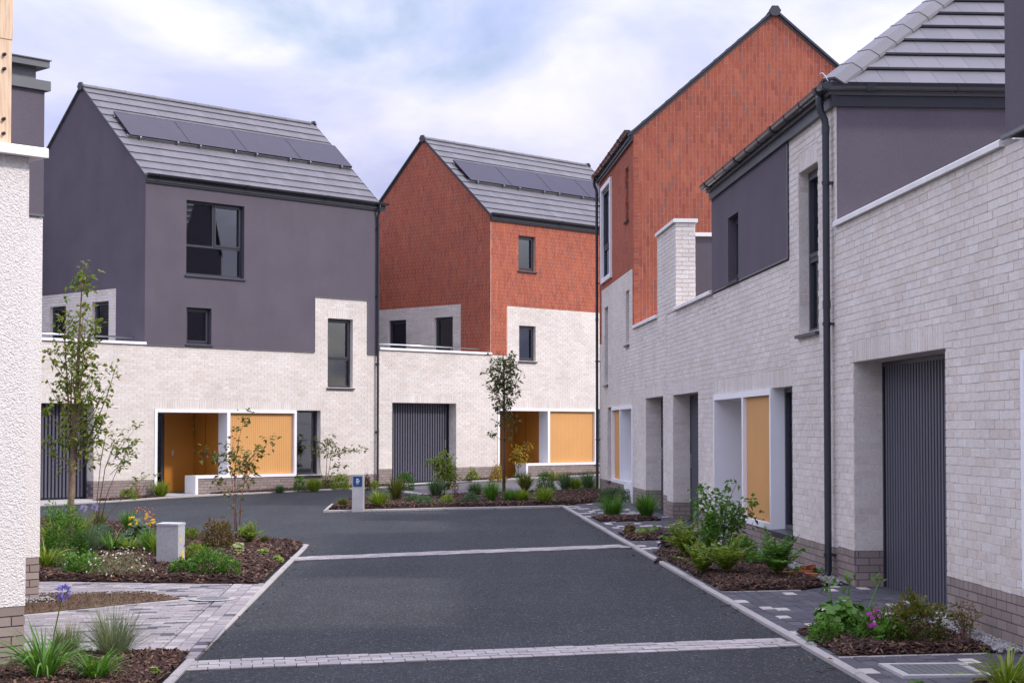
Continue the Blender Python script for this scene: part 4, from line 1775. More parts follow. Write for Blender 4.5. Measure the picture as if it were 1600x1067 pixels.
def kerbline(name, pts, w=.12, h=.05, step=.9, left=True):
    """row of stones laid along a polyline; each stone is its own piece"""
    root = empty(name, (pts[0][0], pts[0][1], zg(*pts[0])))
    root['kind'] = 'structure'
    rp = Vector(root.location)
    cache = {}
    for a, b in zip(pts[:-1], pts[1:]):
        a, b = Vector((*a, 0)), Vector((*b, 0))
        L = (b - a).length
        n = max(1, round(L / step))
        d = (b - a) / L
        s = Vector((-d.y, d.x, 0)) * (1 if left else -1)
        l = L / n
        key = round(l, 3)
        ang = math.atan2(d.y, d.x)
        if key not in cache:
            mb = MB()
            g = .003
            y0, y1 = (0, w) if left else (-w, 0)
            pr = [(y0, -.08), (y1, -.08), (y1, h - .012), (y1 - .012, h), (y0 + .012, h), (y0, h - .012)]
            mb.prism(pr, g, l - g, lambda p, q, o: (o, p, q))
            cache[key] = mb.mesh('kerb_stone', M['kerb'])
        for i in range(n):
            p = a + d * (l * i)
            e = a + d * (l * (i + 1))
            z0, z1 = zg(p.x, p.y), zg(e.x, e.y)
            o = link_mesh('kerb_stone', cache[key], root, (p.x - rp.x, p.y - rp.y, z0 - rp.z + random.uniform(-.002, .003)))
            o.rotation_euler = (0, -math.atan2(z1 - z0, l), ang + random.uniform(-.003, .003))
    return root


kerbline('kerb', [(-2.31, 10.4), (-2.995, 25.13), (-3.99, 26.34), (-5.28, 28.08), (-6.44, 30.55), (-9.6, 33.2)], .075, .022)
kerbline('kerb', [RT.w(8.2, -1.44)[:2], RT.w(-16.9, -1.44)[:2]], .07, .036)
kerbline('kerb', [(1.05, 34.50), (-3.80, 34.20), (-3.93, 36.8), (-3.68, 38.4)], .10, .045, left=False)
kerbline('kerb', lt([(-6.0, -1.15), (-1.2, -.98), (.25, -.62), (1.9, -.62), (5.2, -1.0), (7.6, -1.5)]), .10, .04)
kerbline('kerb', lt([(10.7, -.75), (12.5, -.78), (17.4, -.95)]), .10, .04)


def sett_band(name, p0, p1, width, rows, slen):
    root = empty(name, (p0[0], p0[1], zg(*p0)))
    root['kind'] = 'structure'
    rp = Vector(root.location)
    a, b = Vector((*p0, 0)), Vector((*p1, 0))
    L = (b - a).length
    d = (b - a) / L
    s = Vector((-d.y, d.x, 0))
    ang = math.atan2(d.y, d.x)
    tilt = -math.atan2(zg(*p1) - zg(*p0), L)
    rh = width / rows
    n = int(round(L / slen))
    l = L / n
    metas = []
    for w_, f in ((l, 0), (l / 2, 1)):
        mb = MB()
        mb.box(.004, w_ - .004, .004, rh - .004, -.05, .012)
        metas.append(mb.mesh('sett', M['sett']))
    for r in range(rows):
        x = 0.0
        odd = r % 2
        first = odd
        while x < L - .02:
            half = first or (L - x < l * .75)
            me = metas[1] if half else metas[0]
            q = a + d * x + s * (rh * r)
            o = link_mesh('sett', me, root, (q.x - rp.x, q.y - rp.y, zg(q.x, q.y) - rp.z + random.uniform(-.003, .003)), (0, tilt, ang + random.uniform(-.012, .012)))
            x += l / 2 if half else l
            first = 0
    jb = MB()
    q = [a - s * .0, b - s * .0, b + s * width, a + s * width]
    jb.add([(v.x - rp.x, v.y - rp.y, zg(v.x, v.y) - rp.z + .005) for v in q], [(0, 1, 2, 3)])
    jb.build('joint_bed', M['joint'], root)


sett_band('sett_band', (-2.415, 12.605), (2.265, 13.36), .50, 4, .165)
sett_band('sett_band', (-2.865, 22.40), (1.665, 23.68), .56, 4, .165)
sett_band('sett_band', (-3.35, 44.75), (-2.05, 40.75), .30, 2, .20)


def paving(name, frame, rects, bl, bw, along, mats, probs, h=.030, limit=290, off=0.0):
    """blocks in running bond; the nearest are single objects, the rest one mesh"""
    root = empty(name, tuple(frame.w(rects[0][0], rects[0][2], 0)), frame.rot)
    root['kind'] = 'structure'
    ru, rv = rects[0][0], rects[0][2]
    zr = zg(*frame.w(ru, rv)[:2])
    root.location.z = zr
    todo = []
    for (u0, u1, v0, v1) in rects:
        A0, A1, B0, B1 = (u0, u1, v0, v1) if along == 'u' else (v0, v1, u0, u1)
        nb = int(round((B1 - B0) / bw))
        bb = (B1 - B0) / nb
        for r in range(nb):
            x = A0 - (bl / 2 if r % 2 else 0)
            while x < A1:
                a0, a1 = max(x, A0), min(x + bl, A1)
                if a1 - a0 > .03:
                    todo.append((a0, a1, B0 + r * bb, B0 + (r + 1) * bb, abs(a1 - a0 - bl) < 1e-4))
                x += bl
    tu = (zg(*frame.w(1, 0)[:2]) - zg(*frame.w(0, 0)[:2]))
    tv = (zg(*frame.w(0, 1)[:2]) - zg(*frame.w(0, 0)[:2]))
    lst = []
    for (a0, a1, b0, b1, full) in todo:
        u, v = ((a0 + a1) / 2, (b0 + b1) / 2)
        if along != 'u':
            u, v = v, u
        p = frame.w(u, v)
        d = in_view((p[0], p[1], zg(p[0], p[1])), -4)
        mi = random.choices(range(len(mats)), probs)[0]
        lst.append((d if (d and full) else 1e9, u, v, a1 - a0, b1 - b0, mi))
    lst.sort(key=lambda q: q[0])
    cache = {}
    mb = MB()
    g = .0035
    for i, (d, u, v, la, lb, mi) in enumerate(lst):
        p = frame.w(u, v)
        z = zg(p[0], p[1]) - zr + random.uniform(-.002, .0025) + off
        la2, lb2 = la / 2 - g, lb / 2 - g
        if i < limit and d < 1e8:
            k = (mi, round(la, 3), round(lb, 3))
            if k not in cache:
                t = MB()
                e = .004
                pr = [(-lb2, -.05), (lb2, -.05), (lb2, h - e), (lb2 - e, h), (-lb2 + e, h), (-lb2, h - e)]
                if along == 'u':
                    t.prism(pr, -la2, la2, lambda P, q, o: (o, P, q))
                else:
                    t.prism(pr, -la2, la2, lambda P, q, o: (P, o, q))
                cache[k] = t.mesh('paving_block', mats[mi])
            link_mesh('paving_block', cache[k], root, (u - ru, v - rv, z), (math.atan(tv), -math.atan(tu), 0))
        else:
            x2, y2 = (la2, lb2) if along == 'u' else (lb2, la2)
            vs = []
            for zz_ in (-.05, h):
                for sx, sy in ((-1, -1), (1, -1), (1, 1), (-1, 1)):
                    uu, vv = u + sx * x2, v + sy * y2
                    vs.append((uu - ru, vv - rv, z + zz_ + sx * x2 * tu + sy * y2 * tv))
            mb.add(vs, [(4, 5, 6, 7), (0, 1, 5, 4), (1, 2, 6, 5), (2, 3, 7, 6), (3, 0, 4, 7)], mi)
    if mb.v:
        mb.build('paving_blocks', mats, root, kind='stuff', recalc=False)
    jb = MB()
    for (u0, u1, v0, v1) in rects:
        q = [(u0, v0), (u1, v0), (u1, v1), (u0, v1)]
        jb.add([(u - ru, v - rv, zg(*frame.w(u, v)[:2]) - zr + h - .012 + off) for u, v in q], [(0, 1, 2, 3)])
    jb.build('joint_bed', M['joint'], root)
    return root


# right-hand pavement: charcoal blocks with scattered pale ones, from the near corner to the red house
paving('right_pavement', RT, [(-19.5, 8.2, -1.437, -.003), (.70, 3.72, .002, .32)], .24, .12, 'u', [M['paver_dark'], M['paver_light']], [.88, .12])
# left pavement: grey mixed blocks
paving('left_pavement', RT, [(1.55, 4.55, -9.4, -6.56), (-2.0, 1.55, -9.4, -6.56)], .20, .10, 'v', [M['paver_mix'], M['paver_dark']], [.92, .08])
paving('left_pavement_border', RT, [(-1.2, 4.75, -6.555, -6.21)], .20, .115, 'u', [M['paver_mix'], M['paver_dark']], [.92, .08], limit=120)
paving('house_path', LT, [(.32, 1.95, -.60, -.03), (12.5, 14.1, -.72, -.03)], .20, .10, 'u', [M['paver_mix'], M['concrete']], [.8, .2], limit=0)
sheet('forecourt', lt([(-6, -1.0), (-1.40, -.88), (-1.40, .33), (-6, .33)]), .012, M['concrete'])
sheet('forecourt', lt([(7.9, -.55), (10.85, -.62), (10.85, .33), (7.9, .33)]), .012, M['concrete'])

# ------------------------------------------------------------------ planting beds: soil, bark chips, pebbles
BEDS = []


def bed(name, poly, h, mat, soft=.14):
    bm = bmesh.new()
    vs = [bm.verts.new((x, y, zg(x, y) + .038)) for x, y in poly]
    f = bm.faces.new(vs)
    bm.normal_update()
    if f.normal.z < 0:
        f.normal_flip()
    r = bmesh.ops.inset_region(bm, faces=[f], thickness=soft, depth=0, use_boundary=True, use_even_offset=True)
    for v in f.verts:
        v.co.z = zg(v.co.x, v.co.y) + h
    bmesh.ops.triangulate(bm, faces=bm.faces[:])
    me = bpy.data.meshes.new(name)
    bm.to_mesh(me)
    bm.free()
    me.materials.append(mat)
    o = link_mesh(name, me)
    o['kind'] = 'structure'
    BEDS.append((poly, h, soft))
    return o


def bed_z(poly, h, soft, X, Y):
    d = edge_dist(poly, X, Y)
    return .017 * (X - 3.77) + .007 * (Y - 13.5) + .038 + (h - .038) * np.clip(d / soft, 0, 1)


def scatter_boxes(name, polys, dens, lrange, wrange, hrange, mat, tilt=.35, parent=None, round_=False):
    V, Fc = [], []
    k = 0
    for poly, h, soft in polys:
        xs = [p[0] for p in poly]
        ys = [p[1] for p in poly]
        area = (max(xs) - min(xs)) * (max(ys) - min(ys))
        n = int(area * dens)
        X = RNG.uniform(min(xs), max(xs), n)
        Y = RNG.uniform(min(ys), max(ys), n)
        m = inside(poly, X, Y)
        X, Y = X[m], Y[m]
        n = len(X)
        if not n:
            continue
        Z = bed_z(poly, h, soft, X, Y)
        l = RNG.uniform(*lrange, n) / 2
        w = RNG.uniform(*wrange, n) / 2
        t = RNG.uniform(*hrange, n) / 2
        az = RNG.uniform(0, 2 * np.pi, n)
        px = RNG.normal(0, tilt, n)
        ax = np.stack([np.cos(az) * np.cos(px), np.sin(az) * np.cos(px), np.sin(px)], 1)
        sd = np.stack([-np.sin(az), np.cos(az), RNG.normal(0, tilt, n)], 1)
        sd /= np.linalg.norm(sd, axis=1)[:, None]
        up = np.cross(ax, sd)
        c = np.stack([X, Y, Z + t * .7 + RNG.uniform(0, .012, n)], 1)
        if round_:
            S = [(1, 0, 0), (0, 1, 0), (-1, 0, 0), (0, -1, 0), (.6, .6, .75), (-.6, .6, .75), (-.6, -.6, .75), (.6, -.6, .75)]
            vs = np.stack([c + ax * (a * l)[:, None] + sd * (b * w)[:, None] + up * (e * t)[:, None] for a, b, e in S], 1)
            fl = [(4, 5, 6), (4, 6, 7), (0, 1, 4), (1, 5, 4), (1, 2, 5), (2, 6, 5), (2, 3, 6), (3, 7, 6), (3, 0, 7), (0, 4, 7)]
        else:
            S = [(-1, -1, -1), (1, -1, -1), (1, 1, -1), (-1, 1, -1), (-1, -.8, 1), (.9, -1, 1), (1, .8, 1), (-.9, 1, 1)]
            vs = np.stack([c + ax * (a * l)[:, None] + sd * (b * w)[:, None] + up * (e * t)[:, None] for a, b, e in S], 1)
            fl = [(4, 5, 6), (4, 6, 7), (0, 1, 5), (0, 5, 4), (1, 2, 6), (1, 6, 5), (2, 3, 7), (2, 7, 6), (3, 0, 4), (3, 4, 7)]
        V.append(vs.reshape(-1, 3))
        fa = np.array(fl)[None] + (np.arange(n) * 8)[:, None, None] + k
        Fc.append(fa.reshape(-1, 3))
        k += n * 8
    V = np.concatenate(V)
    Fc = np.concatenate(Fc)
    o = raw_mesh(name, V, Fc, mat)
    o['kind'] = 'stuff'
    return o


def raw_mesh(name, V, Fc, mat, parent=None):
    me = bpy.data.meshes.new(name)
    nf, k = Fc.shape
    me.vertices.add(len(V))
    me.vertices.foreach_set('co', np.ascontiguousarray(V, dtype=np.float32).ravel())
    me.loops.add(nf * k)
    me.loops.foreach_set('vertex_index', np.ascontiguousarray(Fc, dtype=np.int32).ravel())
    me.polygons.add(nf)
    me.polygons.foreach_set('loop_start', np.arange(0, nf * k, k, dtype=np.int32))
    me.materials.append(mat)
    me.update(calc_edges=True)
    return link_mesh(name, me, parent)


main_bed = [(-3.07, 25.05), (-4.05, 26.16), (-5.38, 27.95), (-6.54, 30.35), (-9.6, 32.9), (-11.5, 27), (-9.2, 20.75), (-5.4, 19.75), (-4.0, 19.30), (-2.83, 18.98)]
near_left = [(-2.53, 13.36), (-2.42, 10.8), (-5.2, 10.8), (-3.78, 12.65), (-4.05, 13.40)]
wedge = [(-4.75, 16.25), (-4.0, 16.9), (-3.39, 17.52), (-3.89, 18.16), (-5.19, 18.14), (-6.2, 17.6), (-6.2, 16.0)]
island = [(-3.72, 34.30), (-3.83, 36.75), (-3.58, 38.3), (-2.5, 38.95), (-1.4, 39.5), (-.3, 40.0), (1.2, 40.5), (2.12, 40.9), (2.36, 37.3), (1.75, 35.8), (1.02, 34.62)]
front_a = lt([(-1.35, -.90), (.26, -.50), (.26, -.02), (-1.35, -.02)])
front_b = lt([(1.98, -.50), (5.2, -.88), (7.6, -1.36), (7.6, -.02), (1.98, -.02)])
front_c = lt([(10.95, -.62), (12.45, -.64), (12.45, -.02), (10.95, -.02)])
front_d = lt([(14.15, -.70), (17.3, -.80), (17.3, -.02), (14.15, -.02)])
right_long = rt([(.86, -1.40), (.86, -.60), (.52, -.22), (-4.05, -.22), (-4.6, -.75), (-4.15, -1.40)])
strip_a = rt([(-6.45, -1.40), (-6.45, -.45), (-7.7, -.45), (-7.95, -1.40)])
strip_b = rt([(-10.95, -1.36), (-10.95, -.30), (-12.0, -.30), (-12.2, -1.36)])
right_near = rt([(5.60, -1.40), (5.60, -.22), (4.0, -.20), (4.12, -1.40)])
far_corner = rt([(-17.6, -.95), (-17.6, -.05), (-22.9, -.05), (-22.9, -.95)])
corner_bed = rt([(6.9, -.85), (8.1, -.85), (8.1, -.02), (6.9, -.02)])
for nm, poly, h, mt in (('planting_bed', main_bed, .09, 'mulch'), ('planting_bed', near_left, .07, 'mulch'), ('soil_bed', wedge, .055, 'soil'), ('planting_bed', island, .10, 'mulch'),
                        ('planting_bed', front_a, .05, 'mulch'), ('planting_bed', front_b, .06, 'mulch'), ('planting_bed', front_c, .06, 'mulch'), ('planting_bed', front_d, .06, 'mulch'),
                        ('planting_bed', right_long, .09, 'mulch'), ('planting_bed', strip_a, .07, 'mulch'), ('planting_bed', strip_b, .07, 'mulch'), ('planting_bed', right_near, .085, 'mulch'),
                        ('planting_bed', far_corner, .06, 'mulch'), ('planting_bed', corner_bed, .07, 'mulch')):
    bed(nm, poly, h, M[mt])
chip_beds = [b for b in BEDS if b[0] is not wedge]
near_beds = [b for b in BEDS if b[0] in (near_left, right_near, right_long, corner_bed)]
far_beds = [b for b in chip_beds if b not in near_beds]
scatter_boxes('bark_chips', near_beds, 1500, (.02, .075), (.008, .022), (.003, .010), M['chips'])
scatter_boxes('bark_chips', far_beds, 380, (.03, .10), (.014, .032), (.005, .014), M['chips'])
grit = [([(-2.40, 12.0), (-2.25, 12.0), (-2.83, 25.0), (-2.98, 25.0)], .004, .01), (rt([(7, -1.72), (7, -1.52), (-16.5, -1.52), (-16.5, -1.72)]), .004, .01), ([(-3.7, 34.18), (-3.7, 33.95), (1.0, 34.25), (1.0, 34.48)], .004, .01)]
scatter_boxes('kerb_litter', grit, 26, (.015, .05), (.008, .025), (.003, .006), M['chips'], tilt=.1)
scatter_boxes('soil_crumbs', [(wedge, .055, .14)], 900, (.008, .03), (.008, .022), (.006, .016), M['soil'], round_=True)
peb = [(rt([(-4.0, -.24), (.52, -.24), (.52, -.004), (-4.0, -.004)]), .055, .05), (rt([(3.85, -.24), (5.7, -.24), (5.7, -.004), (3.85, -.004)]), .045, .05),
       ([(-5.2, 16.9), (-4.62, 17.25), (-4.72, 17.42), (-5.3, 17.1)], .075, .05)]
for poly, h, so in peb:
    pass
scatter_boxes('pebbles', peb, 2600, (.018, .042), (.016, .034), (.014, .028), M['pebble'], round_=True)
# pale edging strips beside the beds and wedge
for nm, pts in (('edging_strip', [(-4.05, 13.45), (-2.53, 13.41)]), ('edging_strip', [(-4.75, 16.16), (-3.30, 17.50), (-3.86, 18.22), (-5.19, 18.22)]), 
                ('edging_strip', rt([(5.63, -1.42), (5.63, -.3)])), ('edging_strip', rt([(4.09, -1.42), (4.09, -.7)])), ('edging_strip', rt([(.89, -1.42), (.89, -.6)]))):
    kerbline(nm, pts, .045, .034, .9)


def cover(loc, square):
    t = empty('manhole_cover', loc, RT.rot + math.pi / 2)
    if square:
        setp(t, 'square dark inspection cover in a pale concrete frame, bottom right pavement', 'manhole cover')
        mb = MB()
        for q in ((-.31, .31, -.31, -.25), (-.31, .31, .25, .31), (-.31, -.25, -.249, .249), (.25, .31, -.249, .249)):
            mb.box(q[0], q[1], q[2], q[3], -.03, .012)
        mb.build('cover_frame', M['concrete'], t)
        mb = MB()
        mb.box(-.247, .247, -.247, .247, -.03, .006)
        for i in range(9):
            x = -.22 + i * .055
            mb.box(x - .010, x + .010, -.235, .235, .0061, .010)
        mb.build('cover_plate', M['lead'], t)
    else:
        setp(t, 'round grey inspection cover set in pale mortar on the left pavement', 'manhole cover')
        mb = MB()
        n = 28
        ring = [(math.cos(2 * math.pi * i / n), math.sin(2 * math.pi * i / n)) for i in range(n)]
        for i in range(n):
            a, b = ring[i], ring[(i + 1) % n]
            mb.add([(a[0] * .17, a[1] * .17, .008), (b[0] * .17, b[1] * .17, .008), (b[0] * .24, b[1] * .22, .004), (a[0] * .24, a[1] * .22, .004)], [(0, 1, 2, 3)])
        mb.build('cover_frame', M['kerb'], t)
        mb = MB()
        mb.prism([(x * .168, y * .168) for x, y in ring], -.02, .010, lambda p, q, o: (p, q, o))
        mb.build('cover_plate', M['lead'], t)
    return t


cover((2.93, 11.83, zg(2.93, 11.83) + .032), True)
cover((-3.06, 17.42, zg(-3.06, 17.42) + .034), False)


# ------------------------------------------------------------------ street furniture and small things
def cabinet():
    x, y = -4.30, 21.42
    t = empty('utility_cabinet', (x, y, zg(x, y)), R(-14))
    setp(t, 'small grey metal utility cabinet with yellow stickers standing in the left bed', 'cabinet')
    mb = MB()
    mb.prism([(-.145, -.10), (.145, -.10), (.145, .10), (-.145, .10)], -.05, .555, lambda p, q, o: (p, q, o))
    mb.build('body', M['galv'], t)
    mb = MB()
    mb.add([(-.152, -.108, .556), (.152, -.108, .556), (.152, .108, .556), (-.152, .108, .556), (-.152, -.108, .580), (.152, -.108, .580), (.152, .108, .590), (-.152, .108, .590)],
           [(0, 3, 2, 1), (4, 5, 6, 7), (0, 1, 5, 4), (1, 2, 6, 5), (2, 3, 7, 6), (3, 0, 4, 7)])
    mb.build('lid', M['galv'], t)
    mb = MB()
    mb.box(.1455, .1485, -.098, .098, .03, .55)
    d = mb.build('door', M['galv'], t)
    mb = MB()
    mb.box(.149, .151, .01, .075, .11, .24)
    mb.build('warning_sticker', M['yellow'], d)
    mb = MB()
    mb.add([(.150, -.06, .36), (.150, .0, .36), (.150, -.03, .42)], [(0, 1, 2)])
    mb.add([(.1495, -.065, .357), (.1495, .005, .357), (.1495, -.03, .426)], [(0, 1, 2)])
    mb.build('warning_sticker', M['yellow'], d)
    mb = MB()
    mb.tube([(.149, .075, .30), (.156, .075, .30)], .014, 8)
    mb.build('lock', M['steel'], d)


def sign_post():
    x, y = -3.10, 34.25
    t = empty('sign_post', (x, y, zg(x, y)), R(-4))
    setp(t, 'short grey concrete marker post with a blue plate, at the tip of the island bed', 'sign post')
    mb = MB()
    mb.prism([(-.115, -.07), (.115, -.07), (.115, .07), (-.115, .07)], -.1, .735, lambda p, q, o: (p, q, o))
    mb.prism([(-.11, .735), (.11, .735), (.105, .752), (-.105, .752)], -.07, .07, lambda p, q, o: (p, o, q))
    mb.build('post', M['concrete'], t)
    mb = MB()
    mb.box(-.090, .090, -.078, -.0705, .515, .715)
    pl = mb.build('sign_plate', M['blue'], t)
    # the white pictogram: a bar, slanted strokes below it, two short marks underneath
    mb = MB()
    yb, yf = -.0785, -.0805

    def bar(pts):
        mb.prism(pts, yf, yb, lambda p, q, o: (p, o, q))
    bar([(-.028, .653), (.020, .653), (.020, .666), (-.028, .666)])
    bar([(-.026, .640), (.018, .640), (.018, .648), (-.026, .648)])
    for x0 in (-.036, -.012, .012):
        bar([(x0, .594), (x0 + .016, .594), (x0 + .028, .628), (x0 + .012, .628)])
    bar([(.030, .622), (.038, .622), (.042, .640), (.034, .640)])
    bar([(-.024, .560), (-.010, .560), (-.012, .580), (-.022, .580)])
    bar([(.004, .560), (.018, .560), (.018, .580), (.004, .580)])
    mb.build('pictogram', M['mark'], pl)


def gully():
    t = empty('gully', tuple(RT.w(-.28, -.20, zg(*RT.w(-.28, -.2)[:2]) + .06)), RT.rot)
    setp(t, 'broken terracotta bricks and tiles heaped round the foot of the near downpipe', 'rubble')
    spec = [(-.10, -.08, .03, .30, .10, .06, .2), (-.32, -.02, .045, .28, .11, .055, -.15), (-.12, -.28, .02, .24, .10, .05, .5), (.08, -.22, .02, .20, .10, .045, -.4), (-.30, -.34, .03, .22, .09, .04, .1), (.12, -.05, .02, .16, .10, .05, 1.0), (-.16, -.02, .09, .22, .12, .04, .05)]
    for (x, y, z, l, w, h, r) in spec:
        mb = MB()
        vs = [(sx * l / 2 * random.uniform(.85, 1.05), sy * w / 2 * random.uniform(.85, 1.05), sz * h / 2 * random.uniform(.8, 1.1)) for sz in (-1, 1) for sx, sy in ((-1, -1), (1, -1), (1, 1), (-1, 1))]
        mb.add(vs, [(0, 3, 2, 1), (4, 5, 6, 7), (0, 1, 5, 4), (1, 2, 6, 5), (2, 3, 7, 6), (3, 0, 4, 7)])
        o = mb.build('broken_brick', M['terra'], t)
        o.location = (x, y, z)
        o.rotation_euler = (random.uniform(-.15, .15), random.uniform(-.15, .15), r)


cabinet()
sign_post()
gully()


# ------------------------------------------------------------------ plants
def arr(*a):
    return np.array(a, dtype=float)


def nrm(v):
    return v / (np.linalg.norm(v, axis=1)[:, None] + 1e-9)


def leaf_geo(P, D, L, W, up=None, fold=.18, droop=.12):
    """folded pointed leaves: base, two flanks, tip (2 triangles each)"""
    n = len(P)
    D = nrm(D)
    ref = np.tile(arr(0, 0, 1.0), (n, 1)) + RNG.normal(0, .45, (n, 3)) if up is None else up
    S = nrm(np.cross(D, ref))
    Nn = np.cross(S, D)
    mid = P + D * (L * .45)[:, None] - Nn * (L * fold * .35)[:, None] * 0
    V = np.stack([P, mid + S * (W / 2)[:, None] + Nn * (W * fold)[:, None], P + D * L[:, None] - arr(0, 0, 1) * (L * droop)[:, None], mid - S * (W / 2)[:, None] + Nn * (W * fold)[:, None]], 1)
    k = (np.arange(n) * 4)[:, None]
    Fc = np.concatenate([k + np.array([[0, 1, 2]]), k + np.array([[0, 2, 3]])], 1).reshape(-1, 3)
    return V.reshape(-1, 3), Fc


def round_leaf_geo(P, Nn, Rr, lob=5):
    """broad scalloped leaves: a fan with lobes, slightly cupped"""
    n = len(P)
    Nn = nrm(Nn)
    T = nrm(np.cross(Nn, RNG.normal(0, 1, (n, 3))))
    B = np.cross(Nn, T)
    m = lob * 2
    pts = [P + Nn * (Rr * -.12)[:, None]]
    for i in range(m):
        a = 2 * math.pi * i / m
        r = Rr * (1.0 if i % 2 == 0 else .72)
        pts.append(P + T * (r * math.cos(a))[:, None] + B * (r * math.sin(a))[:, None] + Nn * (Rr * .05)[:, None])
    V = np.stack(pts, 1)
    k = (np.arange(n) * (m + 1))[:, None]
    Fs = [k + np.array([[0, 1 + i, 1 + (i + 1) % m]]) for i in range(m)]
    return V.reshape(-1, 3), np.stack(Fs, 1).reshape(-1, 3)


def blade_geo(B, az, L, lean, curve, W, seg=4):
    n = len(B)
    t = np.linspace(0, 1, seg + 1)
    th = lean[:, None] + curve[:, None] * t[None]
    dl = L[:, None] / seg
    r = np.concatenate([np.zeros((n, 1)), np.cumsum(np.sin((th[:, :-1] + th[:, 1:]) / 2) * dl, 1)], 1)
    z = np.concatenate([np.zeros((n, 1)), np.cumsum(np.cos((th[:, :-1] + th[:, 1:]) / 2) * dl, 1)], 1)
    z = np.maximum(z, -B[:, 2:3] + .005 + 0 * z)
    ca, sa = np.cos(az)[:, None], np.sin(az)[:, None]
    c = np.stack([B[:, 0:1] + r * ca, B[:, 1:2] + r * sa, B[:, 2:3] + z], 2)
    w = W[:, None] * np.array([.55, .9, 1.0, .7, .12][:seg + 1] if seg == 4 else np.linspace(1, .1, seg + 1))[None] / 2
    tw = RNG.uniform(-.5, .5, n)[:, None]
    s = np.stack([-sa * np.cos(tw) + 0 * w, ca * np.cos(tw) + 0 * w, np.sin(tw) + 0 * w], 2)
    V = np.stack([c - s * w[..., None], c + s * w[..., None]], 2)
    k = (np.arange(n) * (seg + 1) * 2)[:, None]
    Fs = [k + np.array([[2 * i, 2 * i + 1, 2 * i + 3, 2 * i + 2]]) for i in range(seg)]
    return V.reshape(-1, 3), np.stack(Fs, 1).reshape(-1, 4)


def join(parts):
    V, Fc, k = [], [], 0
    for v, f in parts:
        if f.shape[1] == 4:
            f = np.concatenate([f[:, [0, 1, 2]], f[:, [0, 2, 3]]])
        V.append(v)
        Fc.append(f + k)
        k += len(v)
    return np.concatenate(V), np.concatenate(Fc)


def U(a, b, n):
    return RNG.uniform(a, b, n)


PLANT_NAME = {'strap': 'strappy_plant', 'grass': 'grass_clump', 'grassseed': 'seed_grass', 'leafy': 'leafy_shrub', 'fern': 'fern', 'lobed': 'rosette_plant', 'feather': 'feathery_plant', 'agapanthus': 'agapanthus',
              'agapanthus1': 'agapanthus', 'coneflower': 'flowering_perennial', 'daisy': 'daisy_mat', 'purple': 'flowering_perennial', 'purple2': 'flowering_perennial', 'twiggy': 'twiggy_shrub'}
PLANT_CAT = {'grass': 'grass clump', 'grassseed': 'grass clump', 'fern': 'fern', 'leafy': 'shrub', 'twiggy': 'shrub', 'daisy': 'flowers', 'coneflower': 'flowers', 'purple': 'flowers', 'purple2': 'flowers', 'agapanthus': 'flowers', 'agapanthus1': 'flowers'}


def ground_at(x, y):
    z = zg(x, y) + .005
    X, Y = np.array([x]), np.array([y])
    for poly, h, soft in BEDS:
        if inside(poly, X, Y)[0]:
            return float(bed_z(poly, h, soft, X, Y)[0])
    return z


